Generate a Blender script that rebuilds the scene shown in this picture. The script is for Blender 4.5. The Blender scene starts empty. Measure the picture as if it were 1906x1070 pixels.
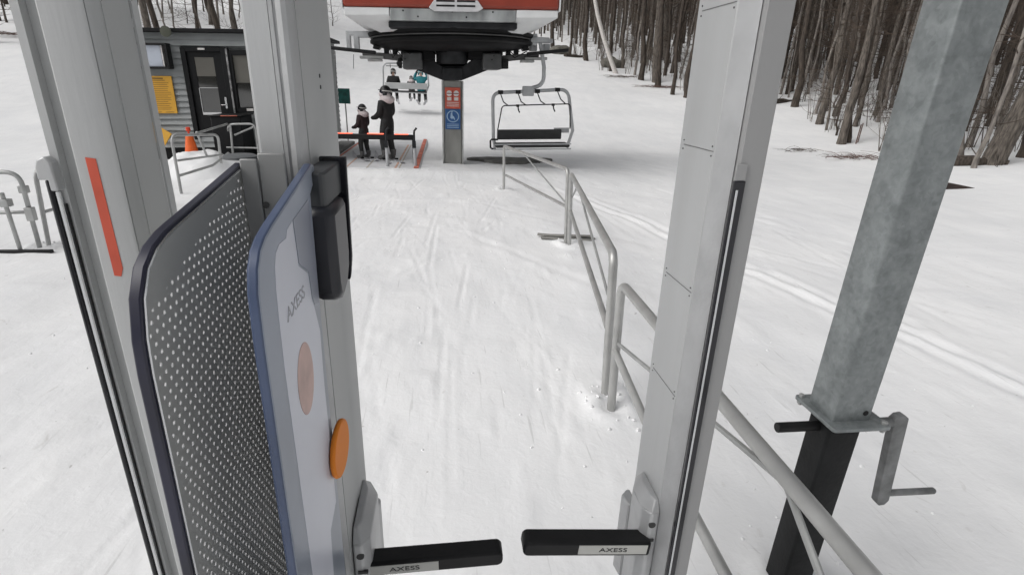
import bpy, bmesh, math, random
import numpy as np
from mathutils import Vector, Matrix
R = math.radians
random.seed(7)
rng = np.random.default_rng(11)
sc = bpy.context.scene
COL = sc.collection

# ------------------------------------------------------------------ helpers
class MB:
    """collects shapes, then links them as ONE mesh object"""
    def __init__(s): s.v = []; s.f = []; s.m = []; s.mi = 0
    def add(s, vs, fs):
        o = len(s.v); s.v += [tuple(v) for v in vs]
        s.f += [tuple(i + o for i in f) for f in fs]; s.m += [s.mi] * len(fs); return s
    def box(s, x0, x1, y0, y1, z0, z1, M=None):
        vs = [Vector((x, y, z)) for z in (z0, z1) for y in (y0, y1) for x in (x0, x1)]
        if M: vs = [M @ v for v in vs]
        return s.add(vs, [(0, 2, 3, 1), (4, 5, 7, 6), (0, 1, 5, 4), (1, 3, 7, 5), (3, 2, 6, 7), (2, 0, 4, 6)])
    def prism(s, pts, axis, a, b):
        """polygon extruded along axis from a to b; pts in the two other axes (cyclic order kept)"""
        def mk(p, t):
            return {'x': (t, p[0], p[1]), 'y': (p[0], t, p[1]), 'z': (p[0], p[1], t)}[axis]
        n = len(pts)
        vs = [mk(p, a) for p in pts] + [mk(p, b) for p in pts]
        fs = [tuple(range(n))[::-1], tuple(range(n, 2 * n))] + [(i, (i + 1) % n, n + (i + 1) % n, n + i) for i in range(n)]
        return s.add(vs, fs)
    def tube(s, pts, r, n=10, caps=True, radii=None):
        pts = [Vector(p) for p in pts]; k = len(pts)
        rs = radii or [r] * k
        vs = []; prev = None
        for i, p in enumerate(pts):
            t = (pts[min(i + 1, k - 1)] - pts[max(i - 1, 0)])
            if t.length < 1e-9: t = Vector((0, 0, 1))
            t.normalize()
            if prev is None:
                a = Vector((0, 0, 1)) if abs(t.z) < .9 else Vector((1, 0, 0))
                u = t.cross(a).normalized()
            else:
                u = (prev - t * prev.dot(t)); u = u.normalized() if u.length > 1e-6 else t.orthogonal().normalized()
            prev = u; w = t.cross(u)
            for j in range(n):
                an = 2 * math.pi * j / n
                vs.append(p + (u * math.cos(an) + w * math.sin(an)) * rs[i])
        fs = []
        for i in range(k - 1):
            for j in range(n):
                a, b = i * n + j, i * n + (j + 1) % n
                fs.append((a, b, b + n, a + n))
        if caps:
            fs.append(tuple(range(n))[::-1]); fs.append(tuple(range((k - 1) * n, k * n)))
        return s.add(vs, fs)
    def lathe(s, prof, c=(0, 0, 0), axis='z', n=24, caps=True):
        vs = []; c = Vector(c)
        for r, h in prof:
            for j in range(n):
                a = 2 * math.pi * j / n; x, y = r * math.cos(a), r * math.sin(a)
                vs.append(c + Vector({'z': (x, y, h), 'y': (x, h, -y), 'x': (h, x, y)}[axis]))
        k = len(prof); fs = []
        for i in range(k - 1):
            for j in range(n):
                a, b = i * n + j, i * n + (j + 1) % n
                fs.append((a, b, b + n, a + n))
        if caps: fs += [tuple(range(n))[::-1], tuple(range((k - 1) * n, k * n))]
        return s.add(vs, fs)
    def blob(s, c, rx, ry, rz, n=12, m=8, M=None):
        prof = [(math.sin(math.pi * i / m), -math.cos(math.pi * i / m)) for i in range(m + 1)]
        prof[0] = (.001, -1); prof[-1] = (.001, 1)
        vs = []
        for r, h in prof:
            for j in range(n):
                a = 2 * math.pi * j / n
                p = Vector((r * math.cos(a) * rx, r * math.sin(a) * ry, h * rz))
                if M: p = M @ p
                vs.append(p + Vector(c))
        fs = []
        for i in range(m):
            for j in range(n):
                a, b = i * n + j, i * n + (j + 1) % n
                fs.append((a, b, b + n, a + n))
        return s.add(vs, fs)
    def build(s, name, mat, parent=None, bevel=0, smooth=40, loc=None):
        me = bpy.data.meshes.new(name); me.from_pydata(s.v, [], s.f); me.validate()
        mats = mat if isinstance(mat, (list, tuple)) else [mat]
        for m in mats: me.materials.append(m)
        if len(mats) > 1 and len(s.m) == len(me.polygons):
            me.polygons.foreach_set('material_index', s.m)
        bm = bmesh.new(); bm.from_mesh(me); bmesh.ops.recalc_face_normals(bm, faces=bm.faces); bm.to_mesh(me); bm.free()
        if smooth:
            me.polygons.foreach_set('use_smooth', [True] * len(me.polygons)); me.set_sharp_from_angle(angle=R(smooth))
        o = bpy.data.objects.new(name, me); COL.objects.link(o)
        if parent: o.parent = parent; o.matrix_parent_inverse = parent_world(parent).inverted()
        if bevel:
            b = o.modifiers.new('bevel', 'BEVEL'); b.width = bevel; b.segments = 2; b.limit_method = 'ANGLE'; b.angle_limit = R(35)
        return o

def parent_world(o):
    m = o.matrix_basis.copy()
    if o.parent: m = parent_world(o.parent) @ o.matrix_parent_inverse @ m
    return m
def tag(o, label, cat, group=None, kind=None):
    o['label'] = label; o['category'] = cat
    if group: o['group'] = group
    if kind: o['kind'] = kind
    return o
def struct(o, kind='structure'): o['kind'] = kind; return o
def thing(name, label, cat, loc=(0, 0, 0), group=None):
    o = bpy.data.objects.new(name, None); o.empty_display_size = .1; COL.objects.link(o); o.location = loc
    return tag(o, label, cat, group)
def children(o): return [c for c in bpy.data.objects if c.parent == o]
def dup(root, kids, M=None, label=None):
    r = root.copy(); COL.objects.link(r)
    if M is not None: r.matrix_basis = M
    if label: r['label'] = label
    for k in kids:
        c = k.copy(); COL.objects.link(c); c.parent = r; c.matrix_parent_inverse = k.matrix_parent_inverse
    return r
def text(s, size, mat, M, parent, name='lettering', ext=.0003):
    cu = bpy.data.curves.new(name, 'FONT'); cu.body = s; cu.size = size; cu.extrude = ext; cu.align_x = 'CENTER'; cu.align_y = 'CENTER'
    cu.materials.append(mat)
    o = bpy.data.objects.new(name, cu); COL.objects.link(o)
    o.parent = parent; o.matrix_parent_inverse = parent_world(parent).inverted(); o.matrix_basis = M
    return o
def bend(p0, p1, p2, r, n=6):
    """rounded corner at p1"""
    p0, p1, p2 = Vector(p0), Vector(p1), Vector(p2)
    a = p1 + (p0 - p1).normalized() * r; b = p1 + (p2 - p1).normalized() * r
    return [tuple((a * (1 - t) + p1 * t) * (1 - t) + (p1 * (1 - t) + b * t) * t) for t in [i / n for i in range(n + 1)]]

# ------------------------------------------------------------------ materials
def mat(name, base, rough=.5, metal=0., var=.12, scale=6., bump=0., bscale=60., stretch=(1, 1, 1), tint=None, spec=.5, coat=0.):
    m = bpy.data.materials.new(name); m.use_nodes = True
    nt = m.node_tree; nd = nt.nodes; ln = nt.links; b = nd['Principled BSDF']
    b.inputs['Roughness'].default_value = rough; b.inputs['Metallic'].default_value = metal
    b.inputs['Specular IOR Level'].default_value = spec; b.inputs['Coat Weight'].default_value = coat
    tc = nd.new('ShaderNodeTexCoord'); mp = nd.new('ShaderNodeMapping'); mp.inputs['Scale'].default_value = stretch
    ln.new(tc.outputs['Object'], mp.inputs['Vector'])
    n = nd.new('ShaderNodeTexNoise'); n.inputs['Scale'].default_value = scale; n.inputs['Detail'].default_value = 5
    ln.new(mp.outputs['Vector'], n.inputs['Vector'])
    cr = nd.new('ShaderNodeValToRGB'); cr.color_ramp.elements[0].position = .3; cr.color_ramp.elements[1].position = .7
    t = tint or base
    cr.color_ramp.elements[0].color = (*[c * (1 - var) for c in t], 1)
    cr.color_ramp.elements[1].color = (*[min(1, c * (1 + var)) for c in base], 1)
    ln.new(n.outputs['Fac'], cr.inputs['Fac']); ln.new(cr.outputs['Color'], b.inputs['Base Color'])
    if bump:
        n2 = nd.new('ShaderNodeTexNoise'); n2.inputs['Scale'].default_value = bscale; n2.inputs['Detail'].default_value = 4
        ln.new(mp.outputs['Vector'], n2.inputs['Vector'])
        bp = nd.new('ShaderNodeBump'); bp.inputs['Strength'].default_value = bump; bp.inputs['Distance'].default_value = .01
        ln.new(n2.outputs['Fac'], bp.inputs['Height']); ln.new(bp.outputs['Normal'], b.inputs['Normal'])
    return m

M = {}
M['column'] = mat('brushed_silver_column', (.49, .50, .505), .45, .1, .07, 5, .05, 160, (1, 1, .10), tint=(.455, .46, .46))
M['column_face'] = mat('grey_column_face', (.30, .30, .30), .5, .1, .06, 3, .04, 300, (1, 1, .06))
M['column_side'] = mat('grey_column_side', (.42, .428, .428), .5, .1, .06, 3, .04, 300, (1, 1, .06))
M['cast'] = mat('cast_aluminium_bracket', (.46, .465, .47), .42, .35, .10, 14, .08, 120)
M['seam'] = mat('dark_seam', (.05, .05, .05), .7)
M['black'] = mat('black_rubber', (.009, .009, .0095), .5, 0, .3, 20, .05, 200, spec=.3)
M['black_gloss'] = mat('black_glass', (.012, .012, .016), .12, 0, .2, 8)
M['chrome'] = mat('bright_metal', (.62, .63, .64), .22, .9, .05, 20)
M['galv'] = None
M['blacksteel'] = mat('black_painted_steel', (.009, .0095, .010), .55, 0, .45, 9, .15, 60, spec=.22)
M['cranksteel'] = mat('weathered_crank_steel', (.19, .195, .195), .55, .3, .35, 18, .12, 70)
M['alu'] = mat('worn_aluminium_tube', (.43, .43, .42), .42, .55, .14, 7, .05, 90)
M['galvtube'] = mat('galvanised_tube', (.36, .365, .36), .48, .4, .18, 8, .06, 60)
M['label'] = mat('silver_label', (.50, .50, .47), .4, .1, .04, 10)
M['ink'] = mat('black_ink', (.03, .03, .03), .6)
M['orange'] = mat('orange_plastic', (.80, .24, .025), .6, 0, .06, 8, spec=.25)
M['tape'] = mat('red_tape', (.55, .085, .045), .6, 0, .10, 30)
M['pink'] = mat('pale_pink_reflection', (.50, .33, .29), .45, 0, .16, 30)
M['bluepanel'] = mat('frosted_blue_polycarbonate', (.36, .395, .46), .28, 0, .10, 9, spec=.5)
M['blueedge'] = mat('deep_blue_edge', (.06, .083, .15), .3, 0, .15, 9)
def letlight(m, fac, c):
    nt = m.node_tree; b = nt.nodes['Principled BSDF']; tl = nt.nodes.new('ShaderNodeBsdfTranslucent'); tl.inputs['Color'].default_value = (*c, 1)
    mx = nt.nodes.new('ShaderNodeMixShader'); mx.inputs['Fac'].default_value = fac; nt.links.new(b.outputs[0], mx.inputs[1]); nt.links.new(tl.outputs[0], mx.inputs[2]); nt.links.new(mx.outputs[0], nt.nodes['Material Output'].inputs['Surface'])
letlight(M['bluepanel'], .30, (.42, .47, .56))
M['lavender'] = mat('pale_lavender_reflection', (.66, .68, .76), .3, 0, .04, 6)  # pale reflection on the blue panel, put in as colour
letlight(M['lavender'], .15, (.62, .64, .72))
M['reflected_slate'] = mat('slate_reflection', (.25, .27, .33), .35, 0, .05, 6)
M['navy'] = mat('navy_edge_trim', (.014, .014, .030), .28, 0, .35, 9)
M['charcoal'] = mat('charcoal_plastic', (.016, .017, .023), .4, 0, .2, 12)
M['bracketgrey'] = mat('grey_sheet_bracket', (.25, .252, .25), .45, .25, .07, 5, .03, 200)
M['white'] = mat('white_paint', (.70, .71, .71), .45, 0, .06, 4)
M['red'] = mat('red_paint', (.25, .036, .018), .42, 0, .12, 3)
M['vent'] = mat('pale_grey_vent', (.55, .55, .56), .5)
M['dirtygrey'] = mat('smeared_grey_steel', (.33, .345, .345), .45, .3, .45, 3.2, .06, 40, (1, 1, .5))
M['darksteel'] = mat('greasy_dark_steel', (.022, .023, .025), .55, .15, .4, 6, .1, 40, spec=.25)
M['wheel'] = mat('black_wheel_liner', (.006, .006, .0065), .6, 0, .3, 8, .05, 80, spec=.15)
M['pillar'] = mat('weathered_grey_pillar', (.24, .24, .225), .5, .2, .25, 3, .08, 40, (1, 1, .4))
M['seatpad'] = mat('dark_vinyl_seat', (.028, .029, .03), .55, 0, .2, 12, .06, 80)
M['chairpaint'] = mat('light_grey_chair_tube', (.40, .41, .42), .45, .2, .12, 6)
M['signred'] = mat('red_sign', (.50, .085, .05), .5, 0, .12, 10)
M['signblue'] = mat('blue_sign', (.02, .085, .24), .5, 0, .12, 10)
M['signwhite'] = mat('sign_white_print', (.62, .60, .58), .5, 0, .15, 20)
M['siding'] = mat('grey_vinyl_siding', (.29, .306, .308), .55, 0, .08, 4)
M['roof'] = mat('dark_roof_edge', (.014, .014, .015), .75, spec=.2)
M['doorblack'] = mat('black_door_paint', (.008, .0085, .0095), .5, 0, .2, 6, spec=.22)
M['yellow'] = mat('yellow_sign', (.62, .33, .03), .5, 0, .08, 5)
M['yprint'] = mat('brown_print', (.22, .12, .02), .6)
M['screen'] = mat('pale_blue_box', (.46, .50, .57), .3, 0, .08, 2)
M['cone'] = mat('orange_cone', (.72, .12, .015), .5, 0, .08, 8)
M['green'] = mat('dark_green_sign', (.008, .07, .06), .45, 0, .5, 9)
M['wood'] = mat('weathered_plank', (.24, .235, .22), .8, 0, .5, 5, .2, 60, (.6, 6, 6))
M['brownwood'] = mat('dark_wet_wood', (.035, .022, .018), .7, 0, .3, 9, .2, 40)
M['bark'] = mat('grey_brown_bark', (.125, .108, .092), .9, 0, .5, 8, .6, 30, (3, 3, .5), tint=(.065, .054, .045))
M['barkdark'] = mat('dark_brown_bark', (.062, .049, .039), .9, 0, .5, 8, .6, 30, (3, 3, .5), tint=(.032, .025, .020))
M['barkpale'] = mat('pale_grey_bark', (.20, .18, .16), .85, 0, .35, 7, .5, 30, (3, 3, .6), tint=(.12, .105, .095))
M['birch'] = mat('white_birch_bark', (.66, .63, .60), .75, 0, .2, 9, .3, 30, (2, 2, 5), tint=(.42, .39, .37))
M['twig'] = mat('brown_twig', (.066, .047, .034), .9, 0, .35, 3)
M['brush'] = mat('reddish_brush', (.12, .075, .062), .9, 0, .4, 6)
M['rock'] = mat('lichen_grey_rock', (.11, .105, .09), .9, 0, .5, 3, .8, 9)
M['skin'] = mat('skin', (.52, .33, .26), .5, 0, .05, 8)
M['jacket'] = mat('black_snow_jacket', (.012, .012, .013), .75, 0, .3, 14, .3, 40)
M['trousers'] = mat('charcoal_snow_trousers', (.020, .021, .022), .8, 0, .3, 14, .3, 40)
M['plum'] = mat('dark_plum_jacket', (.030, .016, .017), .75, 0, .4, 9, .3, 40)
M['teal'] = mat('teal_jacket', (.012, .17, .20), .7, 0, .2, 14, .3, 40)
M['grey_jacket'] = mat('grey_jacket', (.13, .125, .125), .8, 0, .2, 14)
M['gaiter'] = mat('pale_pink_fleece', (.66, .59, .59), .9, 0, .08, 14, .3, 60)
M['helmet'] = mat('black_helmet', (.015, .015, .016), .35, 0, .2, 10)
M['goggle'] = mat('goggle_lens', (.02, .02, .03), .1, .3, .1, 10)
M['strap'] = mat('pale_strap', (.55, .54, .52), .8)
M['boot'] = mat('grey_ski_boot', (.10, .10, .10), .4, 0, .2, 10)
M['ski'] = mat('pale_ski', (.45, .45, .47), .35, 0, .3, 4)
M['rubber_mat'] = mat('grey_carpet', (.20, .20, .195), .9, 0, .2, 3, .2, 40)
M['belt'] = mat('snowy_belt', (.60, .605, .62), .8, 0, .07, 2.5, .2, 25)
M['redline'] = mat('red_line', (.52, .15, .10), .7, 0, .35, 6)
M['paleline'] = mat('pale_orange_line', (.55, .36, .28), .8, 0, .25, 6)
M['brownline'] = mat('tan_line', (.42, .38, .33), .8, 0, .2, 6)
M['rope'] = mat('steel_rope', (.10, .10, .10), .5, .6)

def glowmat(name, c, s):
    m = mat(name, c, .4); b = m.node_tree.nodes['Principled BSDF']
    b.inputs['Emission Color'].default_value = (*c, 1); b.inputs['Emission Strength'].default_value = s; return m
M['ledred'] = glowmat('red_led_strip', (1., .17, .10), 1.6)

def galvmat():
    m = bpy.data.materials.new('spangled_galvanised_steel'); m.use_nodes = True
    nt = m.node_tree; nd = nt.nodes; ln = nt.links; b = nd['Principled BSDF']
    tc = nd.new('ShaderNodeTexCoord')
    n = nd.new('ShaderNodeTexNoise'); n.inputs['Scale'].default_value = 34; n.inputs['Detail'].default_value = 8; n.inputs['Distortion'].default_value = .8
    v = nd.new('ShaderNodeTexVoronoi'); v.inputs['Scale'].default_value = 75
    n2 = nd.new('ShaderNodeTexNoise'); n2.inputs['Scale'].default_value = 13; n2.inputs['Detail'].default_value = 7
    for x in (n, v, n2): ln.new(tc.outputs['Object'], x.inputs['Vector'])
    a = nd.new('ShaderNodeMix'); a.data_type = 'RGBA'; a.inputs['Factor'].default_value = .22
    ln.new(n.outputs['Fac'], a.inputs[6]); ln.new(v.outputs['Color'], a.inputs[7])
    bw = nd.new('ShaderNodeRGBToBW'); ln.new(a.outputs[2], bw.inputs['Color'])
    ad = nd.new('ShaderNodeMath'); ad.operation = 'ADD'; ln.new(bw.outputs['Val'], ad.inputs[0]); ln.new(n2.outputs['Fac'], ad.inputs[1])
    hf = nd.new('ShaderNodeMath'); hf.operation = 'MULTIPLY'; hf.inputs[1].default_value = .5; ln.new(ad.outputs[0], hf.inputs[0])
    cr = nd.new('ShaderNodeValToRGB'); e = cr.color_ramp.elements
    e[0].position = .36; e[0].color = (.165, .180, .182, 1); e[1].position = .62; e[1].color = (.275, .296, .298, 1)
    ln.new(hf.outputs[0], cr.inputs['Fac']); ln.new(cr.outputs['Color'], b.inputs['Base Color'])
    b.inputs['Metallic'].default_value = .35; b.inputs['Roughness'].default_value = .45
    bp = nd.new('ShaderNodeBump'); bp.inputs['Strength'].default_value = .15; bp.inputs['Distance'].default_value = .004
    ln.new(n.outputs['Fac'], bp.inputs['Height']); ln.new(bp.outputs['Normal'], b.inputs['Normal'])
    return m
M['galv'] = galvmat()

def perfmat():
    """dark sheet steel with a staggered grid of punched holes, whitened inside to look lit through, in metres of object space"""
    m = bpy.data.materials.new('perforated_sheet_steel'); m.use_nodes = True
    nt = m.node_tree; nd = nt.nodes; ln = nt.links; b = nd['Principled BSDF']; out = nd['Material Output']
    b.inputs['Base Color'].default_value = (.40, .402, .388, 1); b.inputs['Roughness'].default_value = .45; b.inputs['Metallic'].default_value = .15
    tc = nd.new('ShaderNodeTexCoord'); sp = nd.new('ShaderNodeSeparateXYZ'); ln.new(tc.outputs['Object'], sp.inputs[0])
    def mth(op, a, c=None, d=None):
        k = nd.new('ShaderNodeMath'); k.operation = op
        for i, x in enumerate((a, c, d)):
            if x is None: continue
            if isinstance(x, (int, float)): k.inputs[i].default_value = x
            else: ln.new(x, k.inputs[i])
        return k.outputs[0]
    P = .0112; Q = P * .866
    y, z = sp.outputs['Y'], sp.outputs['Z']
    zi = mth('DIVIDE', z, Q); row = mth('FLOOR', zi); par = mth('PINGPONG', row, 1.0)
    yy = mth('ADD', mth('DIVIDE', y, P), mth('MULTIPLY', par, .5))
    fy = mth('MULTIPLY', mth('SUBTRACT', mth('FRACT', yy), .5), P)
    fz = mth('MULTIPLY', mth('SUBTRACT', mth('FRACT', zi), .5), Q)
    d = mth('SQRT', mth('ADD', mth('MULTIPLY', fy, fy), mth('MULTIPLY', fz, fz)))
    hole = mth('LESS_THAN', d, .0021)
    # the punched field stops short of the edges
    m1 = mth('GREATER_THAN', y, .430); m2 = mth('LESS_THAN', y, .680)
    top = mth('ADD', 1.516, mth('MULTIPLY', mth('SUBTRACT', y, .434), .30)); m3 = mth('LESS_THAN', z, mth('MINIMUM', top, 1.588))
    msk = mth('MULTIPLY', mth('MULTIPLY', m1, m2), mth('MULTIPLY', m3, hole))
    tp_ = nd.new('ShaderNodeBsdfTransparent'); tl = nd.new('ShaderNodeBsdfTranslucent'); tl.inputs['Color'].default_value = (.95, .95, .95, 1); df = nd.new('ShaderNodeBsdfDiffuse'); df.inputs['Color'].default_value = (.85, .85, .85, 1)
    ma = nd.new('ShaderNodeMixShader'); ma.inputs['Fac'].default_value = .5; ln.new(tl.outputs[0], ma.inputs[1]); ln.new(df.outputs[0], ma.inputs[2])
    tr = nd.new('ShaderNodeMixShader'); tr.inputs['Fac'].default_value = .35; ln.new(ma.outputs[0], tr.inputs[1]); ln.new(tp_.outputs[0], tr.inputs[2])   # milky white put into the holes, in place of light showing through
    mx = nd.new('ShaderNodeMixShader')
    ln.new(msk, mx.inputs['Fac']); ln.new(b.outputs[0], mx.inputs[1]); ln.new(tr.outputs[0], mx.inputs[2]); ln.new(mx.outputs[0], out.inputs['Surface'])
    return m
M['perf'] = perfmat()

def snowmat():
    m = bpy.data.materials.new('packed_snow'); m.use_nodes = True
    nt = m.node_tree; nd = nt.nodes; ln = nt.links; b = nd['Principled BSDF']
    tc = nd.new('ShaderNodeTexCoord')
    def noise(sc_, det, dist=0, st=(1, 1, 1), rot=0):
        mp = nd.new('ShaderNodeMapping'); mp.inputs['Scale'].default_value = st; mp.inputs['Rotation'].default_value = (0, 0, rot); ln.new(tc.outputs['Object'], mp.inputs['Vector'])
        n = nd.new('ShaderNodeTexNoise'); n.inputs['Scale'].default_value = sc_; n.inputs['Detail'].default_value = det; n.inputs['Distortion'].default_value = dist
        ln.new(mp.outputs['Vector'], n.inputs['Vector']); return n.outputs['Fac']
    big = noise(.5, 4, .5); med = noise(2.2, 5, .6, (1, .45, 1)); fine = noise(46, 5); crust = noise(11, 7, .8); streak = noise(3.0, 4, .3, (2.2, .16, 1), .12); streak2 = noise(2.6, 4, .3, (2.2, .14, 1), -.22)
    cr = nd.new('ShaderNodeValToRGB'); e = cr.color_ramp.elements
    e[0].position = .30; e[0].color = (.76, .765, .775, 1); e[1].position = .62; e[1].color = (.86, .86, .86, 1)
    mx = nd.new('ShaderNodeMath'); mx.operation = 'ADD'; ln.new(big, mx.inputs[0]); ln.new(med, mx.inputs[1])
    h = nd.new('ShaderNodeMath'); h.operation = 'MULTIPLY'; h.inputs[1].default_value = .5; ln.new(mx.outputs[0], h.inputs[0])
    ln.new(h.outputs[0], cr.inputs['Fac'])
    # thin grubby specks and scrapes
    sp = noise(7.5, 8, 1.5, (1, .55, 1)); c2 = nd.new('ShaderNodeValToRGB'); c2.color_ramp.elements[0].position = .66; c2.color_ramp.elements[0].color = (1, 1, 1, 1); c2.color_ramp.elements[1].position = .80; c2.color_ramp.elements[1].color = (.80, .79, .77, 1)
    ln.new(sp, c2.inputs['Fac'])
    ml = nd.new('ShaderNodeMix'); ml.data_type = 'RGBA'; ml.blend_type = 'MULTIPLY'; ml.inputs['Factor'].default_value = 1
    ln.new(cr.outputs['Color'], ml.inputs[6]); ln.new(c2.outputs['Color'], ml.inputs[7]); ln.new(ml.outputs[2], b.inputs['Base Color'])
    gs = noise(26, 3, .4); c3 = nd.new('ShaderNodeValToRGB'); c3.color_ramp.elements[0].position = .72; c3.color_ramp.elements[0].color = (1, 1, 1, 1); c3.color_ramp.elements[1].position = .79; c3.color_ramp.elements[1].color = (.58, .57, .55, 1)
    ln.new(gs, c3.inputs['Fac']); m3 = nd.new('ShaderNodeMix'); m3.data_type = 'RGBA'; m3.blend_type = 'MULTIPLY'; m3.inputs['Factor'].default_value = 1
    ln.new(ml.outputs[2], m3.inputs[6]); ln.new(c3.outputs['Color'], m3.inputs[7]); ln.new(m3.outputs[2], b.inputs['Base Color'])
    last = m3.outputs[2]
    for rot, lo in ((.10, .685), (-.26, .70), (.75, .715)):        # thin scrapes left by ski edges
        sk = noise(15, 2, .15, (2.6, .13, 1), rot); c4 = nd.new('ShaderNodeValToRGB'); c4.color_ramp.elements[0].position = lo; c4.color_ramp.elements[0].color = (1, 1, 1, 1); c4.color_ramp.elements[1].position = lo + .07; c4.color_ramp.elements[1].color = (.84, .84, .835, 1)
        ln.new(sk, c4.inputs['Fac']); m5 = nd.new('ShaderNodeMix'); m5.data_type = 'RGBA'; m5.blend_type = 'MULTIPLY'; m5.inputs['Factor'].default_value = 1
        ln.new(last, m5.inputs[6]); ln.new(c4.outputs['Color'], m5.inputs[7]); last = m5.outputs[2]
    ln.new(last, b.inputs['Base Color'])
    b.inputs['Roughness'].default_value = .62; b.inputs['Specular IOR Level'].default_value = .3
    prev = None
    for src, st, ds in ((med, .22, .04), (streak, .10, .03), (streak2, .08, .03), (crust, .20, .020), (fine, .14, .010)):
        bp = nd.new('ShaderNodeBump'); bp.inputs['Strength'].default_value = st; bp.inputs['Distance'].default_value = ds
        ln.new(src, bp.inputs['Height'])
        if prev: ln.new(prev, bp.inputs['Normal'])
        prev = bp.outputs['Normal']
    ln.new(prev, b.inputs['Normal'])
    return m
M['snow'] = snowmat()

# ------------------------------------------------------------------ terrain
def sstep(a, b, v):
    t = np.clip((v - a) / (b - a), 0, 1); return t * t * (3 - 2 * t)
def terr0(x, y):
    x = np.asarray(x, float); y = np.asarray(y, float)
    t = np.maximum(0, y - 16); z = .17 * t * t / (t + 6)
    z = z + .06 * t * sstep(-2, -12, x)
    b = np.maximum(0, x - (7.5 + .12 * np.maximum(y, 0))); z = z + .14 * b * b / (b + 5)
    b = np.maximum(0, -9 - x - .1 * np.maximum(y, 0)); z = z + .10 * b * b / (b + 6)
    z = z + .55 * np.exp(-(((x + 4.0) / .9) ** 2 + ((y - 16.2) / 2.2) ** 2))          # bank beside the loading belt
    z = z + .05 * np.exp(-(((y - 11.0) / .35) ** 2)) * sstep(-2.8, -2.2, x) * sstep(3.2, 1.4, x)   # pushed-up lip before the belt
    return z
def hsh(i, j, s):
    n = (i * 374761393 + j * 668265263 + s * 974711) & 0x7fffffff
    n = ((n ^ (n >> 13)) * 1274126177) & 0x7fffffff
    return ((n ^ (n >> 16)) & 0xffff) / 65535.
def vnoise(x, y, s):
    i = np.floor(x).astype(np.int64); j = np.floor(y).astype(np.int64); u = x - i; v = y - j
    u = u * u * (3 - 2 * u); v = v * v * (3 - 2 * v)
    a = hsh(i, j, s); b = hsh(i + 1, j, s); c = hsh(i, j + 1, s); d = hsh(i + 1, j + 1, s)
    return (a * (1 - u) + b * u) * (1 - v) + (c * (1 - u) + d * u) * v - .5
def terr(x, y):
    z = terr0(x, y); far = sstep(14, 45, np.hypot(x, y))
    x = np.asarray(x, float); y = np.asarray(y, float)
    z = z + .06 * vnoise(x / 2.3, y / 2.3, 1) + .028 * vnoise(x / .7, y / .9, 2) + .010 * vnoise(x / .2, y / .3, 3)
    z = z + (1 - far) * (.030 * np.maximum(0, vnoise(x / .11, y / .13, 8) - .24) + .05 * np.maximum(0, vnoise(x / .33, y / .42, 9) - .30) - .05 * np.maximum(0, vnoise(x / .26, y / .5, 10) - .33))
    for px_, py_ in ((.927, 2.545), (.937, 2.70), (1.42, 5.87), (1.40, 5.95), (1.031, 9.376), (1.27, 1.36), (.43, .81), (-4.105, 5.8), (-4.1, 5.89)):
        r_ = np.hypot(x - px_, y - py_); z = z + .022 * np.exp(-((r_ - .11) / .05) ** 2) * (1 + .8 * vnoise(x / .05, y / .05, 12)) - .03 * np.exp(-(r_ / .05) ** 2)
    z = z + far * (.5 * vnoise(x / 7, y / 7, 4) + .25 * vnoise(x / 2.6, y / 2.6, 5))
    return z
def T(x, y): return float(terr(np.array([x]), np.array([y]))[0])
def axis(fine0, fine1, step, lo, hi, g=1.07):
    a = list(np.arange(fine0, fine1, step)); s = step; v = a[-1]
    while v < hi: s *= g; v += s; a.append(v)
    s = step; v = a[0]; pre = []
    while v > lo: s *= g; v -= s; pre.append(v)
    return np.array(pre[::-1] + a)
xs = np.concatenate([axis(-4.6, -1.9, .06, -170, -1.95), np.arange(-1.88, 1.35, .022), axis(1.40, 4.6, .036, 1.38, 170)]); ys = axis(.7, 13.2, .05, -30, 260)
XX, YY = np.meshgrid(xs, ys); ZZ = terr(XX, YY)
def groove(x0, y0, x1, y1, w, d, lip=.4):
    global ZZ
    m = (XX > min(x0, x1) - .4) & (XX < max(x0, x1) + .4) & (YY > min(y0, y1) - .3) & (YY < max(y0, y1) + .3)
    if not m.any(): return
    px, py = XX[m], YY[m]; dx, dy = x1 - x0, y1 - y0; L = math.hypot(dx, dy)
    t = ((px - x0) * dx + (py - y0) * dy) / L / L; dist = np.abs((px - x0) * dy - (py - y0) * dx) / L
    e = sstep(-.02, .12, t) * sstep(1.02, .88, t)
    ZZ[m] += e * (-d * np.exp(-(dist / w) ** 2) + d * lip * np.exp(-((dist - 1.9 * w) / w) ** 2))
for k in range(120):
    x0 = rng.uniform(-1.6, .75); y0 = rng.uniform(1.0, 10.2); a = rng.normal(0, .20); L = rng.uniform(.4, 2.0)
    groove(x0, y0, x0 + L * math.sin(a), y0 + L * math.cos(a), rng.uniform(.010, .020), rng.uniform(.0015, .005) * (1.6 if k % 9 == 0 else 1))
for k in range(60):      # slanting traces on the left
    x0 = rng.uniform(-5.5, -1.6); y0 = rng.uniform(1.2, 9); a = .9 + rng.normal(0, .25); L = rng.uniform(.8, 3)
    groove(x0, y0, x0 + L * math.sin(a), y0 + L * math.cos(a), rng.uniform(.02, .05), rng.uniform(.003, .009))
for off in (0, .19):     # the pair of ruts beyond the right-hand column
    pts = [(1.9, 9.5), (2.48, 7.4), (2.86, 5.3), (3.04, 4.86), (3.36, 3.43), (3.56, 2.4), (3.75, 1.2)]
    for (a, b), (c, d) in zip(pts[:-1], pts[1:]): groove(a + off, b + .16, c + off, d - .16, .050, .010, .8)
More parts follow.
